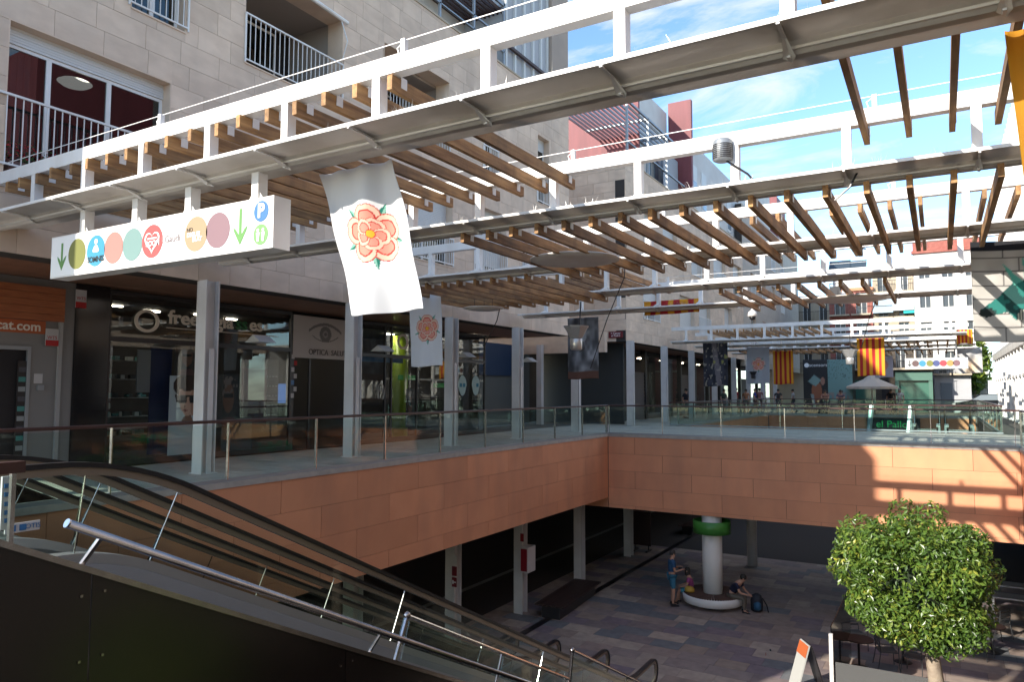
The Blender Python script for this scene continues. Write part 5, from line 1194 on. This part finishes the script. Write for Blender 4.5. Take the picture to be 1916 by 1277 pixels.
# signs on lower columns
for (py, s_) in ((1089, 'white'), (1098, 'red'), (1107, 'red')): pass
ls = thing('column_sign', 'two maroon pictogram plates under a white one on the nearest lower column', 'sign', (-11.8, 17.12, -3.6))
for i, z in enumerate((-3.15, -3.45, -3.75)): part('plate', MB().box(-11.92, -11.76, 16.935, 16.945, z-.13, z+.13), (WHITER, plain('maroon plate', (.16, .012, .02), .4), plain('maroon plate', (0, 0, 0)))[i], ls)
part('arrow_mark', MB().box(-11.90, -11.78, 16.925, 16.934, -3.765, -3.735).box(-11.90, -11.86, 16.925, 16.934, -3.80, -3.70), WI, ls)
fb = thing('fire_hose_box', 'red fronted fire hose cabinet on a lower column', 'fire cabinet', (-11.75, 20.9, -3.8))
part('cabinet', MB().box(-11.84, -11.55, 20.6, 21.1, -4.25, -3.45), GREYST, fb); part('door', MB().box(-11.8, -11.58, 20.58, 20.6, -4.2, -3.5), plain('red door', (.25, .01, .02), .35), fb)
part('number_plate', MB().box(-11.9, -11.78, 20.72, 20.74, -3.3, -3.05), plain('red door', (0, 0, 0)), fb)
p = at(1201, 1032, z=LOW); t = thing('poster_stand', 'dark poster stand on feet behind the lower columns', 'poster stand', p)
part('board', MB().box(p[0]-.42, p[0]+.42, p[1], p[1]+.08, LOW+.25, LOW+1.75), plain('dark poster', (.035, .015, .014), .4), t)
for s_ in (-.3, .3): part('foot', MB().box(p[0]+s_-.04, p[0]+s_+.04, p[1]-.25, p[1]+.35, LOW, LOW+.06).box(p[0]+s_-.02, p[0]+s_+.02, p[1]+.02, p[1]+.06, LOW+.06, LOW+.25), DARK, t)
c_ = MB(); p = at(1408, 1060, z=LOW); c_.lathe([(.2, LOW), (.2, -2.3)], (p[0], p[1], 0), 20); tag(part('round_column', c_, GREYST, None, True), 'plain grey round column under the walkway right of the round bench', 'column')
p = at(1298, 1000, z=LOW); 
# A-board
p = at(1507, 1203, z=LOW+1.15); t = thing('a_board', 'folding A board with an orange top standing by the terrace', 'sign board', (0, 0, 0))
part('front_board', MB().prism([(-.36, 0), (-.02, 1.15), (.01, 1.15), (-.33, 0)], 'y', -.26, .26), plain('pale board', (.42, .42, .40), .4), t)
part('orange_top', MB().prism([(-.113, .86), (-.029, 1.13), (-.035, 1.135), (-.123, .86)], 'y', -.25, .25), plain('orange band', (0, 0, 0)), t)
part('back_board', MB().prism([(.36, 0), (.02, 1.15), (.05, 1.15), (.40, 0)], 'y', -.26, .26), DARK, t)
t.location = (p[0], p[1], LOW); t.rotation_euler = (0, 0, .55)
# windscreen
q = at(1563, 1240, z=LOW+1.15); t = thing('terrace_screen', 'grey translucent terrace windscreen in the bottom right corner', 'windscreen', (q[0], q[1], LOW))
part('screen', MB().box(q[0], q[0]+1.9, q[1], q[1]+.02, LOW+.05, LOW+1.15), glassmat('frosted screen', (.45, .46, .46), 1.4, .2, (.16, .16, .16), .55), t); part('screen', MB().box(q[0]+1.95, q[0]+3.9, q[1], q[1]+.02, LOW+.05, LOW+1.15), glassmat('frosted screen', (0, 0, 0)), t)
part('post', MB().box(q[0]-.12, q[0]-.04, q[1]-.03, q[1]+.05, LOW, LOW+1.75), GREYST, t); part('side_screen', MB().box(q[0]-.09, q[0]-.07, q[1]+.06, q[1]+3.8, LOW+.05, LOW+1.9), glassmat('dark screen', (.12, .12, .13), 1.5, .05), t)
def chair(label, loc, rz, group='metal terrace chairs'):
    t = thing('terrace_chair', label, 'chair', (0, 0, 0), group)
    CM = mat('grey chair tube', (.10, .105, .11), .35, .6)
    part('seat', MB().box(-.22, .22, -.22, .22, .43, .455), CM, t)
    bk_ = MB()
    for z in (.58, .66, .74, .82): bk_.box(-.22, .22, .215, .235, z, z+.045)
    part('backrest', bk_, CM, t)
    for sx_ in (-1, 1):
        part('leg', MB().tube([(sx_*.25, -.24, 0), (sx_*.24, -.22, .45), (sx_*.25, -.22, .65)], .013, 6), CM, t); part('leg', MB().tube([(sx_*.25, .28, 0), (sx_*.23, .2, .45), (sx_*.22, .24, .87)], .013, 6), CM, t)
        part('armrest', MB().box(sx_*.25-.025, sx_*.25+.025, -.25, .22, .65, .67), CM, t)
    t.location = loc; t.rotation_euler = (0, 0, rz); return t
def table(label, loc, m, r=.36):
    t = thing('terrace_table', label, 'table', (0, 0, 0), 'terrace tables')
    part('tabletop', MB().lathe([(r, .71), (r, .74)], n=28), m, t); part('pedestal', MB().lathe([(.22, 0), (.20, .02), (.03, .04), (.03, .71)], n=16), DARK, t); t.location = loc; return t
def fl(px, py): p = at(px, py, z=LOW); return (p[0], p[1], LOW)
c0 = chair('metal armchair left of the table under the tree', fl(1660, 1250), 1.9)
for (px, py, rz, lab) in ((1712, 1262, 2.9, 'metal armchair between the table and the tree trunk'), (1600, 1215, .6, 'metal armchair near the side screen of the terrace'), (1690, 1212, -.2, 'metal armchair behind the table under the tree'), (1835, 1232, 1.2, 'metal armchair right of the tree in deep shade'), (1868, 1195, -2.2, 'metal armchair near the right edge in deep shade'), (1800, 1215, .3, 'metal armchair right behind the trunk')):
    copy_thing(c0, fl(px, py), lab, rz)
t0 = table('dark round table under the tree crown', fl(1690, 1240), DKWOOD); copy_thing(t0, fl(1855, 1222), 'dark round table at the right edge of the terrace'); copy_thing(t0, fl(1608, 1250), 'dark round table by the terrace windscreen post')
for i, (px, py) in enumerate(((1895, 1095), (1898, 1118))):
    p = at(px, py, z=LOW+.75); t = thing('long_table', ('farther', 'nearer')[i]+' of the two white long tables at the right edge', 'table', (p[0], p[1], LOW)); part('tabletop', MB().cbox((p[0]+.5, p[1], LOW+.74), (2.4, .7, .04)), WHITER, t)
    for s_ in (-.6, 1.6): part('leg', MB().box(p[0]+s_, p[0]+s_+.05, p[1]-.3, p[1]+.3, LOW, LOW+.72), WHITE, t)
p = fl(1433, 1228); t = thing('pigeon', 'pigeon walking on the lower plaza tiles', 'pigeon', p)
part('body', MB().lathe([(.005, -.14), (.03, -.11), (.055, -.03), (.05, .05), (.02, .11), (.004, .13)], (0, 0, 0), 12), plain('pigeon grey', (.18, .18, .20)), t, True).matrix_local = Matrix.Translation((0, 0, .10)) @ Matrix.Rotation(1.35, 4, 'Y')
part('head', MB().lathe([(.004, -.03), (.024, -.01), (.022, .015), (.004, .03)], (p[0]+.12, p[1], LOW+.17), 10), plain('pigeon dark', (.06, .07, .09)), t, True); part('beak', MB().tube([(p[0]+.14, p[1], LOW+.17), (p[0]+.168, p[1], LOW+.165)], .006, 5, r2=.001), DARK, t)
for s_ in (-.02, .02): part('leg', MB().tube([(p[0], p[1]+s_, LOW), (p[0]+.0, p[1]+s_, LOW+.08)], .004, 4), plain('pigeon leg', (.4, .1, .08)), t)

# ------------------------------------------------------------------ tree
TY = 12.3; tc_ = at(1708, 1078, y=TY); tr = thing('street_tree', 'dense clipped round tree with small bright leaves and pale trunk at lower right', 'tree', (tc_[0], TY, LOW))
tb = at(1752, 1277, y=TY)
part('trunk', MB().tube([(tb[0]+.05, TY, LOW), (tb[0]+.03, TY+.02, LOW+1.2), (tb[0]+.0, TY, tb[2]), (tb[0]-.05, TY, tb[2]+.45), (tc_[0]+.1, TY, tc_[2]-.5)], [.14, .12, .105, .09, .06], 12), BARK, tr, True)
R_ = random.Random(5); br = MB()
for k in range(16):
    a = R_.uniform(0, 6.28); e = R_.uniform(.1, 1.3); r_ = .85; p_ = (tc_[0]+.08, TY, tc_[2]-.65+.3*R_.random())
    q_ = (tc_[0]+r_*math.cos(a)*math.cos(e), TY+r_*math.sin(a)*math.cos(e), tc_[2]-.1+r_*math.sin(e)*.8); m_ = [(p_[i]+q_[i])/2+R_.uniform(-.08, .08) for i in range(3)]
    br.tube([p_, m_, q_], .03, 5, r2=.007)
part('branch', br, BARK, tr)
lm, N, L, b = newmat('leaf'); MATS['leaf'] = lm
g_ = N.new('ShaderNodeNewGeometry'); r_n = N.new('ShaderNodeValToRGB'); es = r_n.color_ramp.elements
es[0].color = (.05, .10, .018, 1); es[1].color = (.38, .36, .05, 1); es[1].position = 1
e_ = es.new(.5); e_.color = (.11, .19, .03, 1); e_ = es.new(.85); e_.color = (.20, .26, .04, 1)
ln_ = N.new('ShaderNodeTexNoise'); ln_.inputs['Scale'].default_value = 2.6; ln_.inputs['Detail'].default_value = 3; L.new(g_.outputs['Position'], ln_.inputs[0])
la_ = N.new('ShaderNodeMath'); la_.operation = 'MULTIPLY_ADD'; la_.inputs[1].default_value = .75; L.new(g_.outputs['Random Per Island'], la_.inputs[0])
lb_ = N.new('ShaderNodeMapRange'); lb_.inputs[1].default_value = .35; lb_.inputs[2].default_value = .7; lb_.inputs[3].default_value = -.15; lb_.inputs[4].default_value = .4; L.new(ln_.outputs[0], lb_.inputs[0]); L.new(lb_.outputs[0], la_.inputs[2])
L.new(la_.outputs[0], r_n.inputs[0]); L.new(r_n.outputs[0], b.inputs['Base Color']); setv(b, Roughness=.33, Specular_IOR_Level=.55)
trn = N.new('ShaderNodeBsdfTranslucent'); L.new(r_n.outputs[0], trn.inputs[0]); xs_ = N.new('ShaderNodeMixShader'); xs_.inputs[0].default_value = .25
L.new(b.outputs[0], xs_.inputs[1]); L.new(trn.outputs[0], xs_.inputs[2]); L.new(xs_.outputs[0], N['Material Output'].inputs[0])
rs = np.random.RandomState(3); lv = []; lf = []
lobes = []
for k in range(92):
    d = rs.normal(size=3); d = np.sign(d)*np.abs(d/np.linalg.norm(d))**.62; rr = rs.uniform(.56, .80); lobes.append((d*rr*np.array([1.10, 1.0, .98])+np.array([0, 0, -.04]), rs.uniform(.18, .34)))
rxz = abs(at(1866, 1072, y=TY)[0]-at(1556, 1072, y=TY)[0])/2
lobes.append((np.array([.25, 0, .92]), .22)); lobes.append((np.array([.72, -.1, .62]), .22)); lobes.append((np.array([-.1, 0, .95]), .2))
for c_, rr in lobes:
    n_ = int(340*(rr/.28)**2)
    for i in range(n_):
        d = rs.normal(size=3); d /= np.linalg.norm(d); q_ = c_+d*rr*rs.uniform(.72, 1.06)
        if np.linalg.norm(q_/np.array([1.1, 1.05, 1.0])) < .52: continue
        P_ = np.array([tc_[0], TY, tc_[2]])+q_*rxz*np.array([.93, .95, .90])
        nrm = d*.7+rs.normal(size=3)*.55+np.array([0, 0, .25]); nrm /= np.linalg.norm(nrm); u_ = np.cross(nrm, rs.normal(size=3)); u_ /= np.linalg.norm(u_); w_ = np.cross(nrm, u_)
        L_ = rs.uniform(.032, .052); W_ = L_*.40; k0 = len(lv)
        lv += [tuple(P_-u_*L_), tuple(P_+w_*W_+nrm*.005), tuple(P_+u_*L_), tuple(P_-w_*W_+nrm*.005)]; lf.append((k0, k0+1, k0+2, k0+3))
me = bpy.data.meshes.new('crown'); me.from_pydata(lv, [], lf); part('crown', me, lm, tr, kind='stuff')
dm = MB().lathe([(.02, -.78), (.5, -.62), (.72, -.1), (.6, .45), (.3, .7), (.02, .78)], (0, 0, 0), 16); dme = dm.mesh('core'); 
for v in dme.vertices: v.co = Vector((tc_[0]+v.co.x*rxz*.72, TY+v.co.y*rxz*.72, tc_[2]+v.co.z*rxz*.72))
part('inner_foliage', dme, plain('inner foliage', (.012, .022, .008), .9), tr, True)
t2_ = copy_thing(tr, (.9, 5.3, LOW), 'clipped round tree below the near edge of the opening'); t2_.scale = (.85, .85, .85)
# far tree
q = at(1822, 690, y=66); t = thing('street_tree', 'small far tree between the grey house and the white colonnade', 'tree', (q[0], 66, 0)); lv = []; lf = []
for i in range(1800):
    d = rs.normal(size=3); d /= np.linalg.norm(d); P_ = np.array([q[0], 66, q[2]+.3])+d*np.array([1.2, 1.2, 2.3])*rs.uniform(.5, 1); k0 = len(lv); u_ = rs.normal(size=3)*.12; w_ = rs.normal(size=3)*.09
    lv += [tuple(P_-u_), tuple(P_+w_), tuple(P_+u_), tuple(P_-w_)]; lf.append((k0, k0+1, k0+2, k0+3))
me = bpy.data.meshes.new('crown'); me.from_pydata(lv, [], lf); part('crown', me, lm, t, kind='stuff'); part('trunk', MB().tube([(q[0], 66, 0), (q[0], 66, q[2])], .14, 8, r2=.07), BARK, t)

# ------------------------------------------------------------------ people
def skin_mesh(V, E, Rr, sub=1):
    me = bpy.data.meshes.new('skel'); me.from_pydata(V, E, []); o = bpy.data.objects.new('skel', me)
    m = o.modifiers.new('s', 'SKIN'); m.use_smooth_shade = True
    for i, r in enumerate(Rr):
        sv = me.skin_vertices[0].data[i]; sv.radius = (r, r) if not isinstance(r, tuple) else r; sv.use_root = (i == 0)
    if sub: o.modifiers.new('ss', 'SUBSURF').levels = sub
    out = evaluated_mesh(o); bpy.data.meshes.remove(me); out.shade_smooth(); return out
POSES = {
 'stand': dict(hip=[(.10, 0, .92), (.11, .02, .50), (.11, -.01, .09)], hip2=[(-.10, 0, .92), (-.12, .05, .50), (-.13, .03, .09)], sp=[(0, 0, .97), (0, .01, 1.22), (0, 0, 1.42), (0, .02, 1.50), (0, .045, 1.60)], armR=[(.20, 0, 1.40), (.26, .02, 1.13), (.20, .26, 1.18)], armL=[(-.20, 0, 1.40), (-.26, .03, 1.13), (-.12, .27, 1.20)]),
 'walk': dict(hip=[(.10, 0, .92), (.11, .16, .52), (.11, .05, .10)], hip2=[(-.10, 0, .92), (-.11, -.02, .50), (-.11, -.22, .12)], sp=[(0, 0, .97), (0, .01, 1.22), (0, 0, 1.42), (0, .02, 1.50), (0, .045, 1.60)], armR=[(.20, 0, 1.40), (.26, -.05, 1.13), (.25, .05, .88)], armL=[(-.20, 0, 1.40), (-.26, .05, 1.13), (-.24, .2, .92)]),
 'sit': dict(hip=[(.10, .02, .50), (.13, .44, .50), (.12, .42, .09)], hip2=[(-.10, .02, .50), (-.12, .42, .52), (-.10, .52, .09)], sp=[(0, 0, .54), (0, .02, .78), (0, .06, .99), (0, .09, 1.07), (0, .13, 1.17)], armR=[(.19, .06, .97), (.24, .12, .72), (.12, .34, .66)], armL=[(-.19, .06, .97), (-.25, .14, .72), (-.10, .34, .64)]),
 'sitbend': dict(hip=[(.10, .02, .50), (.14, .44, .52), (.13, .46, .09)], hip2=[(-.10, .02, .50), (-.12, .42, .52), (-.12, .36, .09)], sp=[(0, 0, .54), (0, .10, .78), (0, .26, .95), (0, .33, 1.00), (0, .42, 1.06)], armR=[(.19, .24, .92), (.25, .36, .68), (.12, .56, .62)], armL=[(-.19, .24, .92), (-.25, .34, .68), (-.12, .54, .60)]),
 'lean': dict(hip=[(.10, 0, .90), (.11, -.02, .50), (.11, -.10, .09)], hip2=[(-.10, 0, .90), (-.12, .03, .50), (-.13, -.05, .09)], sp=[(0, .02, .95), (0, .10, 1.17), (0, .20, 1.34), (0, .26, 1.41), (0, .34, 1.49)], armR=[(.20, .20, 1.31), (.25, .34, 1.10), (.05, .46, 1.13)], armL=[(-.20, .20, 1.31), (-.25, .34, 1.10), (-.02, .44, 1.13)]),
}
def person(label, loc, rz, pose='stand', shirt=(.1, .1, .3), legs=(.1, .1, .1), short=True, hair=(.02, .015, .01), s=1.0, long_hair=False, group=None, detail=True, skinc=None):
    P = POSES[pose]; t = thing('person', label, 'person', (0, 0, 0), group); sc_ = lambda v: tuple(c*s for c in v)
    sp = [sc_(v) for v in P['sp']]; V = []; E = []; Rr = []
    def chain(root, pts, rad):
        prev = root
        for p_, r in zip(pts, rad): V.append(tuple(p_)); Rr.append(r*s); i = len(V)-1; (E.append((prev, i)) if prev is not None else None); prev = i
        return prev
    chain(None, sp, [.12, .12, .11, .055, .085])
    hd = Vector(sp[4]); up = (Vector(sp[4])-Vector(sp[3])).normalized(); top = hd+Vector((0, .0, .11*s)); V.append(tuple(top)); Rr.append(.072*s); E.append((4, 5))
    for k in ('hip', 'hip2'):
        h = [sc_(v) for v in P[k]]; foot = Vector(h[2])+Vector((0, .13*s, -.04*s)); chain(0, h+[tuple(foot)], [.085, .058, .042, .035])
    wr_ = []
    for k in ('armR', 'armL'):
        a = [sc_(v) for v in P[k]]; d = (Vector(a[2])-Vector(a[1])).normalized(); palm = Vector(a[2])+d*.07*s; chain(2, a+[tuple(palm)], [.055, .042, .028, .030]); wr_.append((Vector(a[2]), palm, d))
    sk = plain('skin tone %s' % (skinc,), skinc, .5) if skinc else SKINM
    part('body', skin_mesh(V, E, Rr), sk, t, True)
    # hands: four fingers and a thumb, slightly curled
    for wv, pv, d in wr_:
        hm = MB(); side = d.cross(Vector((0, 0, 1))); side = side.normalized() if side.length > .1 else Vector((1, 0, 0)); dn = side.cross(d).normalized()*-1
        for f_i, ln in enumerate((.055, .065, .062, .048)):
            b_ = pv+side*((f_i-1.5)*.017*s); hm.tube([b_, b_+d*ln*.55*s+dn*.004, b_+d*ln*s*.95+dn*.022*s], .0075*s, 5, r2=.005*s)
        hm.tube([wv+side*.025*s+d*.03*s, wv+side*.05*s+d*.06*s, wv+side*.045*s+d*.085*s+dn*.01], .009*s, 5, r2=.006*s); part('fingers', hm, sk, t)
    # shirt with sleeves
    V, E, Rr = [], [], []
    chain(None, [sp[0], sp[1], sp[2]], [.145, .145, .125])
    for k in ('armR', 'armL'): a = [sc_(v) for v in P[k]]; m_ = Vector(a[0]).lerp(Vector(a[1]), .62); chain(2, [a[0], tuple(m_)], [.075, .064])
    part('shirt', skin_mesh(V, E, Rr), plain('cloth %.2f %.2f %.2f' % shirt, shirt, .85), t, True)
    V, E, Rr = [], [], []
    w0 = Vector(sp[0])+Vector((0, 0, .03*s)); chain(None, [tuple(w0)], [.132])
    for k in ('hip', 'hip2'):
        h = [Vector(sc_(v)) for v in P[k]]; e_ = h[0].lerp(h[1], .93) if short else h[1]; pp = [h[0], e_] if short else [h[0], h[1], h[1].lerp(h[2], .93)]; chain(0, [tuple(q) for q in pp], [.10, .078, .058])
    part('shorts' if short else 'trousers', skin_mesh(V, E, Rr), plain('cloth %.2f %.2f %.2f' % legs, legs, .85), t, True)
    hr = MB().lathe([(.01, .13), (.06, .118), (.088, .07), (.094, .02), (.088, -.03 if not long_hair else -.16), (.05, -.04 if not long_hair else -.2)], (0, 0, 0), 14); hme = hr.mesh('hair')
    for v in hme.vertices: v.co = Vector((v.co.x*s+hd.x, (v.co.y*1.08-.022)*s+hd.y, (v.co.z+.045)*s+hd.z))
    part('hair', hme, plain('hair %.2f' % hair[0], hair, .6), t, True)
    fc = MB()     # nose, ears, eyes, mouth
    fc.tube([hd+Vector((0, .085, .045))*s, hd+Vector((0, .108, .01))*s], .010*s, 5)
    for q in (-1, 1): fc.cbox(tuple(hd+Vector((q*.088, .0, .03))*s), (.014*s, .03*s, .05*s))
    part('face', fc, sk, t)
    ey = MB()
    for q in (-1, 1): ey.cbox(tuple(hd+Vector((q*.032, .088, .045))*s), (.018*s, .008*s, .010*s))
    part('eye', ey, DARK, t); part('mouth', MB().cbox(tuple(hd+Vector((0, .09, -.022))*s), (.042*s, .008*s, .010*s)), plain('lips', (.28, .08, .07)), t)
    sh_ = MB()
    for k in ('hip', 'hip2'): a = Vector(sc_(P[k][2])); sh_.prism([(a.y-.07*s, a.z-.09*s), (a.y+.2*s, a.z-.09*s), (a.y+.19*s, a.z-.045*s), (a.y+.06*s, a.z+.01), (a.y-.06*s, a.z+.01)], 'x', a.x-.045*s, a.x+.045*s)
    part('shoe', sh_, DARK, t)
    t.location = loc; t.rotation_euler = (0, 0, rz); return t
pm = fl(1258, 1134)
person('man in blue shirt and blue shorts standing by the round bench', pm, -1.0, 'stand', (.02, .075, .16), (.04, .17, .26), s=1.04, hair=(.05, .04, .035))
hp = thing('camera_strap', 'dark strap with a camera on the neck of the standing man', 'camera', (pm[0]+.2, pm[1]+.1, LOW+1.25)); part('body', MB().cbox((pm[0]+.24, pm[1]+.14, LOW+1.22), (.12, .08, .08), .5), DARK, hp)
def around(ang, r): return (cx_+r*math.cos(ang), cy_+r*math.sin(ang), LOW)
p = around(math.radians(195), rb_*.72); person('girl in pink top sitting on the left of the round bench', (p[0], p[1], LOW-.05), math.radians(105), 'sit', (.26, .05, .17), (.05, .25, .30), s=.93, long_hair=True)
bgq = around(math.radians(215), rb_*.8); tag(part('yellow_bag', MB().lathe([(.05, 0), (.16, .03), (.17, .12), (.10, .19), (.03, .2)], (bgq[0], bgq[1], LOW+.43), 14), plain('yellow cloth', (.45, .27, .04), .8), None, True), 'yellow bag beside the girl on the round bench', 'bag')
p = around(math.radians(-18), rb_*.70); person('man in navy shirt and khaki trousers bent forward on the right of the round bench', (p[0], p[1], LOW-.05), math.radians(-95), 'sitbend', (.012, .014, .04), (.13, .11, .085), short=False, s=1.02)
p = around(math.radians(0), rb_*1.42); t = thing('backpack', 'black and blue backpack standing at the right of the round bench', 'backpack', p)
part('body', MB().lathe([(.12, 0), (.19, .05), (.20, .35), (.15, .52), (.05, .58)], p, 12), plain('black nylon', (.015, .017, .025), .7), t, True); part('pocket', MB().lathe([(.05, .08), (.12, .12), (.12, .3), (.04, .36)], (p[0]+.05, p[1]-.14, LOW), 10), plain('blue nylon', (.02, .09, .17), .7), t, True)
part('strap', MB().tube([(p[0]+.18, p[1], LOW+.45), (p[0]+.32, p[1]-.03, LOW+.25), (p[0]+.36, p[1], LOW+.02)], .018, 5), BLACK, t)
for (px, Y, rz, po, sh_, lg_, lab) in ((1546, 53.2, 3.0, 'lean', (.35, .18, .14), (.1, .1, .12), 'person in a pink vest leaning on the far rail, left of two'), (1573, 53.2, 3.2, 'lean', (.16, .12, .16), (.08, .08, .1), 'person in a checked mauve shirt leaning on the far rail, right of two'),
     (1667, 55.5, 3.3, 'walk', (.02, .02, .022), (.03, .03, .04), 'person in black beside the parasol'), (1683, 55.3, 3.1, 'walk', (.55, .55, .52), (.2, .2, .22), 'white haired person in a white shirt beside the parasol')):
    q = at(px, 740, y=Y); person(lab, (q[0], Y, .0 if Y > 52 else 0), rz, po, sh_, lg_, s=1.0, hair=(.30, .29, .28) if 'white haired' in lab else (.03, .02, .015))
for i, (px, Y, sh_, lab) in enumerate(((1283, 41, (.02, .02, .03), 'person in black standing behind the second arcade column'), (1354, 50, (.06, .08, .06), 'person in dark green by the dark cafe front'), (1378, 52, (.30, .02, .03), 'person in red at the cafe front'), (1396, 53, (.35, .16, .08), 'person in orange brown at the cafe front'), (1412, 55, (.03, .05, .25), 'person in blue at the cafe front'), (1421, 57, (.28, .12, .12), 'person in dull red farther along the cafe front'), (1456, 55, (.05, .04, .04), 'person in dark clothes left of the lift poster'), (1484, 57, (.55, .55, .55), 'person in white left of the lift poster'))):
    q = at(px, 740, y=Y); person(lab, (max(q[0], -14), Y, 0), random.uniform(0, 6), 'walk', sh_, (.05, .05, .07), s=random.uniform(.96, 1.05))

# ------------------------------------------------------------------ plaza beyond
q0 = at(1502, 675, y=55.0); q1 = at(1596, 752, y=55.0)
lt = thing('lift_kiosk', 'glass lift kiosk with a black poster and a pale teal mural', 'lift', ((q0[0]+q1[0])/2, 55, 0)); xm_ = at(1548, 700, y=55)[0]
part('body', MB().box(q0[0], q1[0], 55.05, 57, 0, q0[2]+.05), DARK, lt)
def kiosk1(u, v, w, h):
    x = u/w; y = v/h; c = np.tile(np.array((.012, .012, .014)), (len(u), 1)); c = lerp(c, ((x-.55)/.22)**2+((y-.40)/.2)**2 < 1, (.28, .10, .05)); c = lerp(c, inpoly(x, y, [(.2, .6), (.45, .72), (.75, .62), (.5, .5)]), (.20, .32, .30)); c = lerp(c, ((x-.8)/.09)**2+((y-.6)/.08)**2 < 1, (.33, .17, .12)); c = lerp(c, inpoly(x, y, [(.3, .35), (.42, .35), (.5, .1), (.4, .1)]), (.25, .3, .3)); return c
def kiosk2(u, v, w, h):
    x = u/w; y = v/h; n = vnoise(x, y, 10, 3); c = np.tile(np.array((.16, .30, .29)), (len(u), 1)); c = lerp(c, (y > .62) & (np.abs(((x*6+y*4+n*3) % 1)-.5) < .05), (.05, .10, .10)); c = lerp(c, y < .25, (.22, .18, .15)); c = lerp(c, inpoly(x, y, [(.45, .1), (.62, .1), (.6, .42), (.5, .44)]), (.05, .04, .035)); c = lerp(c, (y < .4) & (y > .25) & (n > .55), (.26, .24, .22)); return c
hk = q0[2]
print_grid('poster', 40, 60, lambda u, v: (q0[0]+u*(xm_-q0[0]), 55.03, .02+v*hk), lambda U, V: kiosk1(U*2, V*3, 2, 3), PR, lt); print_grid('mural', 50, 60, lambda u, v: (xm_+.01+u*(q1[0]-xm_), 55.03, .02+v*hk), lambda U, V: kiosk2(U*2, V*3, 2, 3), PR, lt)
text('lettering', 'Ascensors', .34, ((q0[0]+xm_)/2+.1, 55.0, hk-.35), '-y', WI, lt, .01); part('logo_disc', disc(MB(), q0[0]+.25, hk-.35, .16, 55.0, 20), WI, lt)
q = at(1631, 712, y=54.5); t = thing('parasol', 'cream market parasol in front of the old stone house', 'parasol', (q[0], 54.5, 0)); pz = at(1631, 724, y=54.5)[2]; rr = abs(at(1682, 724, y=54.5)[0]-at(1580, 724, y=54.5)[0])/2
pts = [(q[0]+rr*math.cos(math.pi/4*k+.39), 54.5+rr*math.sin(math.pi/4*k+.39), pz) for k in range(8)]
mb = MB(); mb.add(pts+[(a, b, c-.16) for a, b, c in pts]+[(q[0], 54.5, pz+.72)], [(i, (i+1) % 8, 16) for i in range(8)]+[(i, i+8, (i+1) % 8+8, (i+1) % 8) for i in range(8)]); part('canopy', mb, FABW, t)
part('cap', MB().lathe([(.5, pz+.52), (.05, pz+.85)], (q[0], 54.5, 0), 8), FABW, t); part('pole', MB().tube([(q[0], 54.5, 0), (q[0], 54.5, pz+.7)], .035, 8), FABW, t); part('base', MB().lathe([(.3, 0), (.3, .08)], (q[0], 54.5, 0), 16), DARK, t)
x0 = at(1781, 750, y=61.0)[0]; t = thing('parked_car', 'black parked car between the shaded grey house and the white colonnade', 'car', (x0+2, 61, 0)); CAR = plain('black car paint', (.012, .013, .016), .12)
prof = [(0, .30), (.02, .62), (.25, .78), (1.05, .92), (1.75, 1.38), (3.0, 1.42), (3.7, 1.0), (4.15, .92), (4.2, .35), (3.7, .22), (.4, .22)]
part('body', MB().prism([(x0+a, b) for a, b in prof], 'y', 60.2, 61.9), CAR, t)
part('windscreen', MB().prism([(x0+a, b) for a, b in ((1.15, .94), (1.72, 1.33), (2.95, 1.37), (3.5, 1.0))], 'y', 60.185, 60.199), plain('car glass', (.20, .24, .27), .08), t)
for a in (.8, 3.4):
    w_ = part('wheel', MB().lathe([(.31, -.1), (.33, -.07), (.33, .07), (.31, .1)], (0, 0, 0), 20), BLACK, t); w_.matrix_local = Matrix.Translation(Vector((x0+a, 60.22, .33))-t.location) @ Matrix.Rotation(math.pi/2, 4, 'X')
part('headlight', MB().box(x0+.02, x0+.2, 60.18, 60.199, .6, .74), SILV, t)
# geraniums on the first balcony
t = thing('flower_box', 'box of red geraniums behind the lowest left balcony railing', 'flower box', (FX-.05, 5.75, 4.95)); part('planter', MB().box(FX-.18, FX-.02, 5.5, 6.35, 4.95, 5.1), plain('terracotta pot', (.12, .06, .05)), t)
fm = MB(); gm = MB()
for k in range(260):
    c_ = (FX-.1+random.uniform(-.12, .08), random.uniform(5.45, 6.4), random.uniform(5.1, 5.42)); r_ = random.uniform(.015, .03); d = [random.uniform(-1, 1)*r_ for _ in range(6)]
    (fm if random.random() < .35 and c_[2] > 5.2 else gm).add([c_, (c_[0]+d[0], c_[1]+r_, c_[2]+d[1]), (c_[0]+d[2], c_[1]+d[3], c_[2]+r_), (c_[0]-r_, c_[1]+d[4], c_[2]+d[5])], [(0, 1, 2), (0, 2, 3), (0, 1, 3)])
part('blossom', fm, plain('geranium red', (.50, .02, .04)), t, kind='stuff'); part('leaves', gm, plain('geranium leaf', (.04, .09, .02)), t, kind='stuff')
